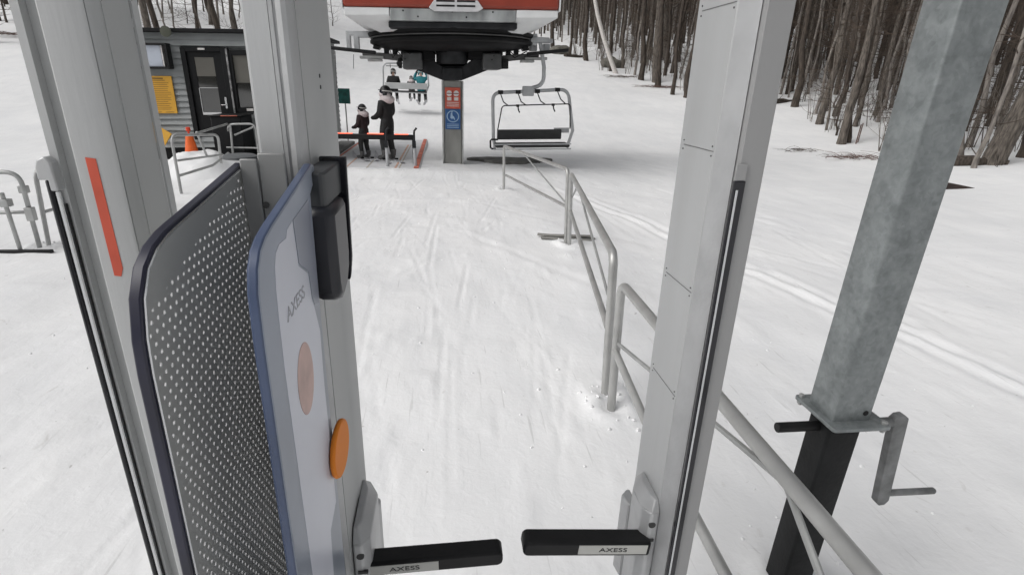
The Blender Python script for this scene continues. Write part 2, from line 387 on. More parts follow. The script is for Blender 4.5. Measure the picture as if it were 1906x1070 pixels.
for k in range(40):
    x0 = rng.uniform(1.5, 8); y0 = rng.uniform(2, 14); a = -.3 + rng.normal(0, .3); L = rng.uniform(1, 4)
    groove(x0, y0, x0 + L * math.sin(a), y0 + L * math.cos(a), rng.uniform(.03, .06), rng.uniform(.003, .008))
ny, nx = XX.shape
me = bpy.data.meshes.new('snow_ground')
V = np.stack([XX.ravel(), YY.ravel(), ZZ.ravel()], 1)
ii = np.arange(nx - 1)[None, :] + np.arange(ny - 1)[:, None] * nx
F = np.stack([ii, ii + 1, ii + 1 + nx, ii + nx], -1).reshape(-1, 4)
me.vertices.add(len(V)); me.vertices.foreach_set('co', V.ravel())
me.loops.add(F.size); me.loops.foreach_set('vertex_index', F.ravel().astype(np.int32))
me.polygons.add(len(F)); me.polygons.foreach_set('loop_start', np.arange(0, F.size, 4, dtype=np.int32)); me.polygons.foreach_set('loop_total', np.full(len(F), 4, dtype=np.int32))
me.polygons.foreach_set('use_smooth', np.ones(len(F), bool)); me.update(calc_edges=True); me.validate()
me.materials.append(M['snow'])
g = bpy.data.objects.new('snow_ground', me); COL.objects.link(g); struct(g)

# ------------------------------------------------------------------ camera (fitted to the photograph's vanishing points)
F_PX, CX, CY, H = 1000., 953., 535., 1.7
dn = np.array([870 - CX, 3200 - CY, F_PX]); dn /= np.linalg.norm(dn)
fw = np.array([825 - CX, 166 - CY, F_PX]); fw -= dn * (fw @ dn); fw /= np.linalg.norm(fw)
up = -dn; rt = np.cross(fw, up); rt = rt if rt[0] > 0 else -rt
RW = np.array([rt, fw, up])
cam = bpy.data.cameras.new('camera'); co = bpy.data.objects.new('camera', cam); COL.objects.link(co); sc.camera = co
cam.sensor_width = 36; cam.lens = 36 * F_PX / 1906; cam.clip_start = .03; cam.clip_end = 1000
B = np.stack([RW[:, 0], -RW[:, 1], -RW[:, 2]], 1)
m4 = Matrix([[*B[0], 0], [*B[1], 0], [*B[2], H], [0, 0, 0, 1]]); co.matrix_world = m4
def in_view(p, pad=60):
    c = RW.T @ (np.array(p) - np.array([0, 0, H]))
    if c[2] < .2: return False
    u, v = CX + F_PX * c[0] / c[2], CY + F_PX * c[1] / c[2]
    return -pad < u < 1906 + pad and v > -pad - 200

# ------------------------------------------------------------------ ski gate columns
ZB, ZT = -.06, 2.7
# ---- centre column
gc = thing('gate_column', 'silver gate column carrying the blue panel and the perforated side plate', 'gate column', (-.205, .84, 0), 'silver ski gate columns')
MB().prism([(-.234, .950), (-.234, .736), (-.230, .732), (-.203, .732), (-.203, .9)], 'z', ZB, ZT).build('front_profile', M['column'], gc)
MB().prism([(-.202, .731), (-.1975, .731), (-.1965, .7335), (-.1945, .7335), (-.1935, .731), (-.187, .729), (-.182, .7315), (-.1765, .745), (-.1765, .75), (-.202, .9)], 'z', ZB, ZT).build('corner_trim', M['cast'], gc)
MB().prism([(-.1755, .751), (-.1755, .860), (-.1735, .865), (-.1735, .946), (-.178, .950), (-.2, .950), (-.2, .751)], 'z', ZB, ZT).build('side_profile', M['column_side'], gc)
sb = MB()
for y, z in ((.852, 1.705), (.852, 1.69)): sb.lathe([(.0028, 0), (.0028, .0012)], (-.1757, y, z), 'x', 8)
sb.build('rivet', M['seam'], gc)
# hinge bracket + arm on the lane side of the centre column
def hinge(side, x, y0, y1, zt, par):
    s = side
    b = MB()
    prof = [(x, y0 + .004), (x + s * .016, y0 + .004), (x + s * .030, y0 + .022), (x + s * .030, y1 - .035), (x + s * .012, y1), (x, y1)]
    b.prism(prof, 'z', zt - .30, zt - .022)
    o = b.build('hinge_bracket', M['cast'], par, .004)
    c = MB()   # sloping cap
    lo = [(p[0], p[1], zt - .022) for p in prof]; cx = x + s * .004
    hi = [(x + (p[0] - x) * .45, p[1] * .75 + .25 * (y0 + y1) / 2, zt) for p in prof]
    n = len(prof)
    c.add(lo + hi, [tuple(range(n)), tuple(range(n, 2 * n))[::-1]] + [(i, (i + 1) % n, n + (i + 1) % n, n + i) for i in range(n)])
    c.build('cap', M['cast'], o, .002)
    c = MB()
    c.prism([(x + s * .001, y1 + .001), (x + s * .020, y1 - .004), (x + s * .026, y1 + .030), (x + s * .010, y1 + .046), (x + s * .001, y1 + .046)], 'z', zt - .30, zt - .095)
    c.build('rear_block', M['cast'], o, .004)
    c = MB(); c.lathe([(.007, 0), (.007, .003), (.004, .0045)], (x + s * .012, y0 + .0035, zt - .05), 'y', 12)
    c.box(min(x + s * .006, x + s * .024), max(x + s * .006, x + s * .024), y0 + .0005, y0 + .006, zt - .088, zt - .083, Matrix.Rotation(0, 4, 'Y'))
    c.build('screw', M['seam'], o)
hinge(1, -.1735, .760, .93, .945, gc)
def arm(x0, z0, x1, z1, y, par, lab0, lab1):
    d = Vector((x1 - x0, 0, z1 - z0)); L = d.length; an = math.atan2(d.z, d.x)
    hh, ww = .0165, .019
    ch = .007
    prof = [(-hh, 0), (-hh, L - ch), (-hh + ch, L), (hh - ch, L), (hh, L - ch), (hh, 0)]
    Mx = Matrix.Translation((x0, y, z0)) @ Matrix.Rotation(-math.atan2(d.z, d.x), 4, 'Y')
    b = MB(); n = len(prof)
    for sy in (-ww, ww): b.v += [tuple(Mx @ Vector((p[1], sy, p[0]))) for p in prof]
    b.f = [tuple(range(n)), tuple(range(n, 2 * n))[::-1]] + [(i, (i + 1) % n, n + (i + 1) % n, n + i) for i in range(n)]; b.m = [0] * len(b.f)
    o = b.build('swing_arm', M['black'], par, .005)
    p = MB(); a0, a1 = lab0, lab1
    p.box(a0, a1, -ww - .0012, -ww + .001, -hh + .005, hh - .007, Mx)
    lb = p.build('label_strip', M['label'], o)
    text('AXESS', .0135, M['ink'], Mx @ Matrix.Translation(((a0 + a1) / 2, -ww - .0016, -.001)) @ Matrix.Rotation(math.pi if x1 < x0 else 0, 4, 'Y') @ Matrix.Rotation(R(90), 4, 'X') @ Matrix.Scale(1.5, 4, (1, 0, 0)), lb)
    return o
arm(-.152, .846, .101, .849, .796, gc, .004, .130)
# card reader high on the side face
rd = MB(); rd.prism([(.672, 1.552), (.768, 1.552), (.768, 1.470), (.758, 1.446), (.736, 1.428), (.704, 1.420), (.682, 1.428), (.674, 1.450)], 'x', -.174, -.137)
rdo = rd.build('card_reader', M['charcoal'], gc, .011)
c = MB(); c.prism([(-.174, .685), (-.150, .681), (-.146, .690), (-.146, .80), (-.174, .80)], 'z', 1.550, 1.594)
c.build('reader_neck', mat('slate_neck', (.04, .043, .047), .5), rdo, .003)
c = MB()
c.prism([(1.445, .675), (1.445, .795), (1.395, .760), (1.372, .725), (1.368, .690), (1.385, .672)], 'x', 0, 1) if False else None
c = MB(); c.prism([(.760, 1.428), (.787, 1.455), (.799, 1.6), (.791, 1.6), (.780, 1.463)], 'x', -.174, -.137)
c.build('reader_guard', M['black_gloss'], rdo, .002)
# blue panel
BP = [(p[0] * (.971 if i < 9 else 1), 1.7 - (1.7 - p[1]) * (.971 if i < 9 else 1)) for i, p in enumerate([(.455, ZB + .35), (.460, 1.30), (.4615, 1.40), (.463, 1.475), (.4665, 1.520), (.474, 1.541), (.487, 1.555), (.505, 1.563), (.530, 1.569), (.688, 1.604), (.700, 1.602), (.700, 1.585),
      (.668, 1.570), (.660, 1.45), (.655, 1.31), (.650, 1.15), (.644, .9), (.64, ZB + .35)])]
bp_ = MB(); bp_.mi = 0; bp_.prism(BP, 'x', -.1705, -.160)
nb = len(BP)
bp_.m = [0, 0] + [1 if i < 9 or i == nb - 1 else 0 for i in range(nb)]
bpo = bp_.build('blue_panel', [M['bluepanel'], M['blueedge']], gc, .0025)
def reflection_sheet(pts, m, name, x=-.1597):  # thin coloured sheets imitating reflections on the glossy panel
    return MB().prism(pts, 'x', -.1605, x).build(name, m, bpo, 0)
IN = [(.577, 1.560), (.555, 1.5565), (.548, 1.549), (.524, 1.550), (.510, 1.545), (.503, 1.534), (.498, 1.515), (.495, 1.484), (.492, 1.434), (.492, 1.27), (.493, 1.178), (.495, 1.05), (.497, ZB + .55), (.555, ZB + .55), (.577, 1.05), (.588, 1.131), (.632, 1.141), (.636, 1.327), (.643, 1.403), (.628, 1.441), (.620, 1.453), (.616, 1.488), (.581, 1.509)]
reflection_sheet(IN, M['lavender'], 'pale_reflection')
reflection_sheet([(.650, 1.568), (.580, 1.560), (.5835, 1.511), (.619, 1.490), (.623, 1.455), (.631, 1.443), (.6525, 1.437), (.655, 1.5)], M['reflected_slate'], 'reader_reflection', -.1595)  # the reader mirrored in the panel, painted as a slate shape
def disc_x(c, ry, rz, x0, x1, n=40): return [(c[0] + ry * math.cos(2 * math.pi * i / n), c[1] + rz * math.sin(2 * math.pi * i / n)) for i in range(n)]
reflection_sheet(disc_x((.5585, 1.382), .033, .043, 0, 0), M['pink'], 'disc_reflection', -.1593)  # reflection of the orange button, painted as a pink disc
text('AXESS', .021, mat('faded_print', (.37, .375, .41), .5), Matrix.Translation((-.1595, .556, 1.4755)) @ Matrix.Rotation(R(90), 4, 'Z') @ Matrix.Rotation(R(90), 4, 'X') @ Matrix.Scale(1.25, 4, (1, 0, 0)), bpo)
# orange button on the panel's rear edge
ob = MB(); od = [( -.0430 * math.cos(2 * math.pi * i / 44), .040 * math.sin(2 * math.pi * i / 44)) for i in range(44)]
ob.prism(od, 'x', -.003, .0045)
Mo = Matrix.Translation((-.1535, .656, 1.213)) @ Matrix.Rotation(R(-3), 4, 'Z')
ob.v = [tuple(Mo @ Vector(v)) for v in ob.v]
ob.build('orange_button', M['orange'], gc, .003)
# black seal between panel and column
MB().prism([(-.1735, .6645), (-.1600, .6645), (-.1640, .728), (-.1865, .728)], 'z', ZB + .3, 1.372).build('panel_seal', M['black'], gc) if False else None
MB().box(-.1745, -.1655, .6615, .668, ZB + .3, 1.425).build('panel_seal', M['black'], gc)
# perforated plate
PO = [(.691, 1.603), (.556, 1.583), (.500, 1.5752), (.484, 1.5725), (.462, 1.5660), (.443, 1.554), (.428, 1.533), (.419, 1.500), (.416, 1.470), (.414, 1.381), (.411, 1.26), (.408, ZB + .3)]
pl = MB().prism(PO + [(.690, ZB + .3)], 'x', -.2425, -.2417).build('perforated_plate', M['perf'], gc)
tr_ = MB()
ins = []
for i, p in enumerate(PO):
    a = Vector(PO[max(i - 1, 0)]); b_ = Vector(PO[min(i + 1, len(PO) - 1)]); t = (b_ - a).normalized(); n_ = Vector((-t.y, t.x))
    ins.append(Vector(p) + n_ * .0035)
for sgn, x0, x1 in ((1, -.2500, -.2405),):
    n = len(PO)
    ring = []
    for i in range(n):
        o_, q = Vector(PO[i]), ins[i]; out = o_ + (o_ - q) * .35
        ring += [(x0, out.x, out.y), (x1, out.x, out.y), (x1, q.x, q.y), (x0, q.x, q.y)]
    fs = []
    for i in range(n - 1):
        for j in range(4):
            a, b_ = i * 4 + j, i * 4 + (j + 1) % 4; fs.append((a, b_, b_ + 4, a + 4))
    fs += [(0, 1, 2, 3), tuple((n - 1) * 4 + j for j in (3, 2, 1, 0))]
    tr_.add(ring, fs)
tr_.build('edge_trim', M['navy'], pl, .0015)
# bright tube on the inner lip, standing in for the trim's highlight
lp = MB(); lp.tube([(-.2410, p.x + .0012, p.y) for p in [Vector((q.x, q.y)) for q in ins]], .0016, 6); lp.build('lip_highlight', M['chrome'], pl)
bk = MB(); bk.box(-.2400, -.2205, .6775, .683, ZB + .3, 1.610); bk.box(-.2200, -.189, .6805, .688, ZB + .3, 1.6165); bk.box(-.236, -.230, .684, .735, .5, 1.60)
bko = bk.build('plate_bracket', M['bracketgrey'], gc, .0015)
MB().lathe([(.004, -.002), (.004, 0)], (-.2165, .6798, 1.555), 'y', 8).build('bolt', M['seam'], bko)
bl = MB(); bl.lathe([(.0195, 0), (.020, .003), (.017, .005)], (-.250, .712, 1.606), 'z', 20); bl.build('top_cap', mat('dull_grey_cap', (.11, .115, .12), .45), gc)

# ---- left column of the same gate
gl = thing('gate_column', 'silver gate column with a strip of red tape, leftmost of the three', 'gate column', (-.43, .78, 0), 'silver ski gate columns')
MB().prism([(-.4445, .80), (-.4445, .722), (-.4415, .719), (-.398, .719), (-.395, .721), (-.395, .80)], 'z', ZB, ZT).build('front_profile', M['column'], gl)
MB().prism([(-.3944, .722), (-.3868, .733), (-.3868, .738), (-.3944, .80)], 'z', ZB, ZT).build('corner_trim', M['column_side'], gl)
MB().prism([(-.3868, .7395), (-.3860, .7395), (-.3860, .800), (-.3940, .808), (-.3940, .7395)], 'z', ZB, ZT).build('side_profile', M['column_side'], gl)
MB().prism([(-.3865, .8015), (-.3835, .8015), (-.3815, .812), (-.392, .815)], 'z', ZB, ZT).build('rear_edge', M['column'], gl)
MB().prism([(-.4450, .747), (-.4700, .747), (-.4700, .80), (-.4450, .80)], 'z', ZB, ZT).build('recess_panel', M['column_side'], gl)
MB().prism([(-.4702, .735), (-.4795, .735), (-.4820, .740), (-.4820, .80), (-.4702, .80)], 'z', ZB, ZT).build('outer_trim', M['column'], gl)
ls = MB(); ls.box(-.4895, -.4828, .728, .752, ZB + .2, 1.575); lso = ls.build('light_strip', M['black_gloss'], gl, .003)
c = MB(); c.tube([(-.4788, .732, ZB + .2), (-.4788, .732, 1.56)], .0034, 10); c.build('chrome_tube', M['chrome'], lso)
c = MB(); c.box(-.4745, -.4728, .7315, .7345, ZB + .2, 1.545); c.build('dark_gasket', M['black'], lso, .001)
c = MB(); c.prism([(-.4915, 1.5755), (-.4915, 1.590), (-.488, 1.600), (-.479, 1.604), (-.4725, 1.598), (-.4715, 1.562), (-.4805, 1.562), (-.4805, 1.5755)], 'y', .7215, .757); c.build('strip_cap', M['cast'], lso, .002)
tp = MB(); tp.prism([(-.4302, 1.604), (-.4188, 1.6025), (-.4175, 1.463), (-.4215, 1.452), (-.4295, 1.453)], 'y', .7180, .7192); tp.build('red_tape', M['tape'], gl)
for z in (1.55, 1.43, 1.31, 1.185, 1.06, .94):
    MB().lathe([(.0042, 0), (.0042, -.0025), (.0020, -.0035)], (-.4485, .7468, z), 'y', 8).build('screw', M['seam'], gl)

# ---- right column
gr = thing('gate_column', 'silver gate column with a black light strip, rightmost of the three', 'gate column', (.43, .81, 0), 'silver ski gate columns')
cp = MB(); zs = [ZB, .9, 1.193 - .0006, 1.193 + .0006, 1.39 - .0006, 1.39 + .0006, 1.6165 - .0006, 1.6165 + .0006, 1.8165 - .0006, 1.8165 + .0006, ZT]
cp.prism([(.400, .902), (.400, .780), (.403, .777), (.43, .777), (.43, .902)], 'z', ZB, ZT); cp.build('side_profile', M['column'], gr)
MB().prism([(.4006, .7765), (.4045, .765), (.4110, .744), (.4135, .7395), (.4145, .7765)], 'z', ZB, ZT).build('corner_trim', M['cast'], gr)
MB().prism([(.4152, .742), (.4152, .733), (.4172, .730), (.4530, .730), (.4555, .733), (.4555, .902), (.4305, .902), (.4305, .742)], 'z', ZB, ZT).build('front_profile', M['column_face'], gr)
sm = MB()
for z in (1.193, 1.39, 1.6165, 1.8165): sm.box(.3994, .4002, .782, .888, z - .0006, z + .0006)
sm.build('panel_joint', mat('grey_joint', (.16, .16, .16), .7), gr)
for z in (1.193, 1.39, 1.6165, 1.8165):
    for y in (.787, .889):
        c = MB()
        for dz in (-.007, .007): c.lathe([(.0013, -.0008), (.0013, .0005)], (.3998, y, z + dz), 'x', 8)
        c.build('rivet', M['seam'], gr)
ls = MB(); ls.box(.4095, .4265, .7245, .7298, ZB + .2, 1.582); lso = ls.build('light_strip', M['black_gloss'], gr, .001)
c = MB(); c.box(.4125, .4160, .7222, .7240, ZB + .2, 1.570); c.build('chrome_strip', M['chrome'], lso, .0006)
c = MB(); c.box(.4095, .4265, .7255, .7298, 1.5825, 1.606); c.build('strip_cap', M['column_face'], lso, .001)
hinge(-1, .400, .765, .875, .965, gr)
ar = arm(.386, .867, .136, .890, .775, gr, .008, .145)
# mirror image label: turned round so that it reads the right way up
for ch in [c for c in bpy.data.objects if c.parent == ar]: bpy.data.objects.remove(ch) if False else None

# ------------------------------------------------------------------ galvanised square post
sp = thing('square_post', 'tall galvanised square post bolted on a black sleeve, with a crank', 'post', (1.27, 1.36, 0))
def shear(b, z0, kx):
    b.v = [(v[0] + (v[2] - z0) * kx, v[1], v[2]) for v in b.v]; return b
KX = .0245
b = MB(); r_ = .006
x0, x1, y0, y1 = 1.199, 1.329, 1.300, 1.420
def rrect(x0, x1, y0, y1, r, n=3):
    out = []
    for cx, cy, a0 in ((x1 - r, y0 + r, -90), (x1 - r, y1 - r, 0), (x0 + r, y1 - r, 90), (x0 + r, y0 + r, 180)):
        for i in range(n + 1):
            a = R(a0 + 90 * i / n); out.append((cx + r * math.cos(a), cy + r * math.sin(a)))
    return out
b.prism(rrect(x0, x1, y0, y1, .007), 'z', .742, 2.9); shear(b, .742, KX); tubeo = b.build('upper_tube', M['galv'], sp)
c = MB(); c.lathe([(.009, 0), (.009, -.001)], (1.306, 1.2995, .768), 'y', 14); c.build('bolt_hole', M['black'], tubeo)
b = MB(); b.prism(rrect(1.176, 1.374, 1.258, 1.462, .012), 'z', .729, .7415); fl = b.build('flange', M['galv'], sp, .002)
for (x, y) in ((1.192, 1.447), (1.358, 1.447), (1.358, 1.276)):
    c = MB(); c.lathe([(.010, 0), (.010, .008), (.0075, .010)], (x, y, .7418), 'z', 6); c.lathe([(.0065, -.030), (.0065, -.0132)], (x, y, .7418), 'z', 8); c.lathe([(.011, -.024), (.011, -.0132)], (x, y, .7418), 'z', 6)
    c.build('bolt', M['galvtube'], fl)
b = MB(); b.prism(rrect(1.208, 1.322, 1.309, 1.411, .010), 'z', -.1, .7285); shear(b, .742, KX); b.build('black_sleeve', M['blacksteel'], sp)
b = MB(); b.tube([(1.062, 1.362, .684), (1.40, 1.362, .684)], .0165, 14); b.build('axle', M['black'], sp, .002)
b = MB(); b.tube([(1.40, 1.362, .684), (1.475, 1.362, .684)], .0165, 14)
b.prism([(1.478, 0), (1.478, .026), (1.500, .026), (1.500, 0)], 'z', 0, .001) if False else None
Mc = Matrix.Translation((1.497, 1.362, .690)) @ Matrix.Rotation(R(-5.5), 4, 'Y')
c2 = MB(); c2.prism([(-.027, .010), (-.012, .024), (.012, .024), (.027, .010), (.024, -.335), (.010, -.352), (-.012, -.352), (-.024, -.335)], 'y', -.014, .014)
c2.v = [tuple(Mc @ Vector(v)) for v in c2.v]
b.add(c2.v, c2.f)
cr_ = b.build('crank', M['cranksteel'], sp, .003)
c = MB(); c.tube([(1.545, 1.362, .382), (1.733, 1.362, .378), (1.739, 1.362, .378)], .012, 14, radii=[.012, .012, .008]); c.build('handle', M['cranksteel'], cr_)

# ------------------------------------------------------------------ aluminium guide rails along the lane
GR = 'aluminium guide rails along the lane'
def rail(label, p_a, top_a, top_b, p_b, low, rods, r=.024, bend_b=True):
    t = thing('guide_rail', label, 'guide rail', (p_a[0], p_a[1], 0), GR)
    pts = [p_a] + bend(p_a, top_a, top_b, .09) + (bend(top_a, top_b, p_b, .09) if bend_b else [top_b]) + [p_b]
    MB().tube(pts, r, 12).build('top_rail', M['alu'], t)
    MB().tube(low, r * .85, 10).build('lower_rail', M['alu'], t)
    for q in rods: MB().tube(q, r * .42, 8).build('brace_rod', M['galvtube'], t)
    return t
rail('bright guide rail passing behind the right silver column, nearest the viewer', (.927, 2.545, -.05), (.908, 2.54, .755), (.862, -.6, .745), (.88, -.62, -.05),
     [(.912, 2.535, .36), (.895, 2.0, .285), (.88, 1.2, .245), (.86, -.5, .20)],
     [[(.915, 2.5, .42), (.878, 1.06, .742)], [(.878, 1.04, .742), (.872, .30, .27)]])
rail('middle guide rail, between the nearest and the farthest rail sections', (.937, 2.70, -.05), (.905, 2.70, .86), (1.385, 5.86, .81), (1.42, 5.87, -.05),
     [(.918, 2.72, .42), (1.40, 5.85, .40)], [[(1.315, 5.25, .80), (.99, 2.78, .40)], [(1.33, 5.3, .78), (1.41, 5.84, .56)]], .025)
rail('guide rail section ending below the empty chair', (1.031, 9.376, -.05), (1.013, 9.37, .735), (1.375, 5.98, .84), (1.40, 5.95, -.05),
     [(1.045, 9.33, .25), (1.385, 5.97, .42)], [[(1.165, 7.95, .76), (1.385, 5.99, .45)]], .023)

# portable barriers at the far left
def barrier(label, pts_top, low, extra, feet, r=.021):
    t = thing('crowd_barrier', label, 'barrier', (pts_top[0][0], pts_top[0][1], 0), 'grey tube barriers left of the gate')
    a, b_, c_, d_ = pts_top
    MB().tube([a] + bend(a, b_, c_, .13) + bend(b_, c_, d_, .13) + [d_], r, 12).build('frame_tube', M['galvtube'], t)
    MB().tube(low, r * .8, 10).build('lower_rail', M['galvtube'], t)
    for e in extra: MB().tube(e, r * .95, 10).build('upright', M['galvtube'], t)
    for (p, q) in feet: MB().box(min(p[0], q[0]), max(p[0], q[0]), min(p[1], q[1]) - .02, max(p[1], q[1]) + .02, p[2], q[2]).build('foot', M['black'], t, .004)
    return t
bA = barrier('grey tube barrier standing on a black foot, at the left picture edge', [(-6.4, 5.70, -.03), (-6.4, 5.68, .80), (-3.985, 5.64, .80), (-4.105, 5.80, -.03)],
        [(-6.4, 5.69, .34), (-4.05, 5.73, .40)], [[(-4.215, 5.70, .0), (-4.20, 5.66, .60)]], [((-4.55, 5.66, .0), (-3.90, 5.66, .035))])
for z in (.63, .42, .36): MB().box(-4.055, -3.985, 5.66, 5.72, z - .035, z + .035).build('clamp', M['galvtube'], bA, .006)
MB().box(-4.24, -4.15, 5.62, 5.70, .47, .54).build('clamp', M['galvtube'], bA, .006)
barrier('grey tube barrier clamped to the one at the left edge, running uphill', [(-4.08, 5.89, -.03), (-4.02, 5.90, .80), (-3.85, 7.9, .80), (-3.87, 7.92, -.03)],
        [(-4.05, 5.92, .36), (-3.86, 7.88, .36)], [[(-3.95, 6.9, .0), (-3.94, 6.9, .76)]], [])

# barriers near the hut
barrier('grey tube barrier with looped lower rail in front of the snow heap', [(-3.99, 8.718, -.03), (-3.977, 8.7, .875), (-3.72, 9.75, .80), (-3.84, 10.0, .30)],
        [(-3.98, 8.76, .50), (-3.62, 9.55, .50)], [[(-3.98, 8.74, .28), (-3.70, 9.3, .36), (-3.60, 9.75, .50)]], [])
hb = barrier('grey tube handrail at the hut door', [(-4.36, 12.05, -.03), (-4.225, 11.6, .825), (-3.70, 11.6, .85), (-3.72, 11.62, -.03)],
        [(-4.31, 11.62, .38), (-3.71, 11.62, .38)], [[(-4.20, 11.56, .0), (-4.16, 11.57, .82)], [(-4.29, 10.3, .76), (-4.225, 11.6, .83)], [(-4.3, 10.35, .78), (-4.34, 10.9, 0)], [(-4.13, 11.64, .62), (-3.72, 11.66, .80)]], [])
lm = MB(); lm.blob((-3.86, 9.98, .26), .26, .13, .035, 16, 8); lm.build('step_pad', mat('grey_pad', (.09, .09, .09), .7), hb) if False else None

# ------------------------------------------------------------------ hut
hut = thing('lift_hut', 'grey sided lift hut with black door and window left of the lane', 'hut', (-4.6, 13.7, 0))
HX0, HX1, HY0, HY1, HZ0, HZ1 = -6.50, -2.70, 12.4, 15.2, .30, 2.50
KH = .0245
def hsk(o_b): # the hut leans with the slope it stands on
    o_b.v = [(v[0], v[1], v[2] + (v[0] + 4.6) * KH) for v in o_b.v]; return o_b
w = MB(); n = 19; hh = (HZ1 - HZ0) / n
openings = [(-5.20, -4.335, .52), (-4.325, -3.30, .98)]
w.box(HX0 + .03, HX1 - .03, HY0 + .12, HY1 - .03, HZ0, HZ1)
for i in range(n):
    z0 = HZ0 + i * hh; z1 = z0 + hh
    segs = [(HX0, HX1)]
    for (a, b_, zb) in openings:
        if z1 > zb + .03 and z0 < 2.26:
            ns = []
            for (p, q) in segs:
                if a > p: ns.append((p, min(q, a)))
                if b_ < q: ns.append((max(p, b_), q))
            segs = [s_ for s_ in ns if s_[1] - s_[0] > .02]
    for (p, q) in segs:
        w.add([(p, HY0 + .13, z0), (q, HY0 + .13, z0), (q, HY0 + .13, z1), (p, HY0 + .13, z1), (p, HY0 - .018, z0), (q, HY0 - .018, z0), (q, HY0 + .030, z1 + .001), (p, HY0 + .030, z1 + .001)],
              [(0, 1, 2, 3), (4, 5, 6, 7), (0, 1, 5, 4), (1, 2, 6, 5), (2, 3, 7, 6), (3, 0, 4, 7)])
    for xs_, sg in ((HX0, -1), (HX1, 1)):
        w.add([(xs_ - sg * .05, HY0 + .13, z0), (xs_ - sg * .05, HY1, z0), (xs_ - sg * .05, HY1, z1), (xs_ - sg * .05, HY0 + .13, z1), (xs_ + sg * .012, HY0 + .13, z0), (xs_ + sg * .012, HY1, z0), (xs_ - sg * .012, HY1, z1 + .004), (xs_ - sg * .012, HY0 + .13, z1 + .004)],
              [(0, 1, 2, 3), (4, 5, 6, 7), (0, 1, 5, 4), (1, 2, 6, 5), (2, 3, 7, 6), (3, 0, 4, 7)])
hsk(w).build('wall', M['siding'], hut)
hsk(MB().box(HX0 - .12, HX1 + .12, HY0 - .16, HY1 + .12, HZ1 + .006, HZ1 + .07)).build('roof', M['roof'], hut, .006)
hsk(MB().box(HX0 + .1, HX1 - .1, HY0 + .1, HY1 - .1, -.15, HZ0 - .004)).build('skid_base', M['blacksteel'], hut)
d = MB(); d.box(-5.195, -5.10, HY0 - .03, HY0 + .1, .46, 2.24); d.box(-4.43, -4.34, HY0 - .03, HY0 + .1, .46, 2.24); d.box(-5.099, -4.431, HY0 - .03, HY0 + .1, 2.16, 2.24)
fr = hsk(d).build('door_frame', M['doorblack'], hut, .006)
d = MB(); d.box(-5.095, -4.97, HY0 + .02, HY0 + .07, .47, 2.155); d.box(-4.60, -4.435, HY0 + .02, HY0 + .07, .47, 2.155); d.box(-4.969, -4.601, HY0 + .02, HY0 + .07, 2.06, 2.155); d.box(-4.969, -4.601, HY0 + .02, HY0 + .07, .47, .95)
dr = hsk(d).build('door', M['doorblack'], hut)
def glassmat(name, c, rough=.06):
    m = mat(name, c, rough, 0, .3, 1.5, spec=1.0, coat=1.0); return m
M['pane'] = glassmat('dark_window_pane', (.022, .022, .020))
hsk(MB().box(-4.969, -4.601, HY0 + .035, HY0 + .05, .951, 2.059)).build('pane', M['pane'], dr)
c = MB(); c.box(-4.965, -4.605, HY0 + .012, HY0 + .032, .955, 1.0); c.box(-4.968, -4.960, HY0 + .016, HY0 + .032, 1.001, 1.475); c.box(-4.955, -4.60, HY0 + .016, HY0 + .032, 1.475, 1.483)
hsk(c).build('sash_strip', M['white'], dr)
M['pane_reflection'] = mat('dusky_reflection', (.115, .11, .095), .5, 0, .12, 3)  # reflection in the upper panes, put in as a dusky sheet
hsk(MB().box(-4.966, -4.604, HY0 + .030, HY0 + .0345, 1.70, 2.057)).build('pane_reflection', M['pane_reflection'], dr)
c = MB(); c.box(-4.485, -4.45, HY0 - .02, HY0 + .018, 1.08, 1.30); c.tube([(-4.47, HY0 - .045, 1.15), (-4.56, HY0 - .045, 1.15)], .012, 8); hsk(c).build('handle', M['chrome'], dr)
c = MB(); c.box(-4.85, -4.72, HY0 - .045, HY0 - .031, 2.19, 2.225); hsk(c).build('number_plate', M['signwhite'], fr)
c = MB(); c.box(-4.318, -4.28, HY0 - .04, HY0 + .02, .98, 2.235); c.box(-4.279, -4.23, HY0 - .025, HY0 + .09, 1.0, 2.2); c.box(-3.40, -3.32, HY0 - .025, HY0 + .09, 1.0, 2.2); c.box(-4.229, -3.401, HY0 - .025, HY0 + .09, 2.10, 2.2); c.box(-4.229, -3.401, HY0 - .025, HY0 + .09, 1.0, 1.10)
wn = hsk(c).build('window', M['doorblack'], hut, .004)
hsk(MB().box(-4.229, -3.401, HY0 + .03, HY0 + .05, 1.101, 2.099)).build('pane', M['pane'], wn)
hsk(MB().box(-4.226, -3.404, HY0 + .024, HY0 + .0295, 1.58, 2.097)).build('pane_reflection', M['pane_reflection'], wn)  # window's upper reflection, same coloured sheet as on the door
hsk(MB().box(-4.333, -4.30, HY0 - .05, HY0 - .012, .99, 2.22)).build('corner_post', mat('mottled_grey_strip', (.22, .22, .22), .6, 0, .7, 12), hut)
hsk(MB().box(-4.07, -3.94, HY0 - .05, HY0 - .026, 1.03, 1.08)).build('window_tag', M['signwhite'], wn)
# dark steps / box below the door
d = MB(); d.box(-4.55, -3.98, HY0 - .75, HY0 - .06, -.05, .96); st = tag(hsk(d).build('storage_box', M['doorblack'], None, .02), 'black box standing under the hut window beside the door', 'storage box')
c = MB(); c.box(-4.58, -3.95, HY0 - .78, HY0 - .04, .962, .985); hsk(c).build('lid', M['black'], st, .006); 
c = MB(); c.box(-4.33, -4.02, HY0 - .80, HY0 - .782, .968, .982); hsk(c).build('red_edge', M['redline'], st)
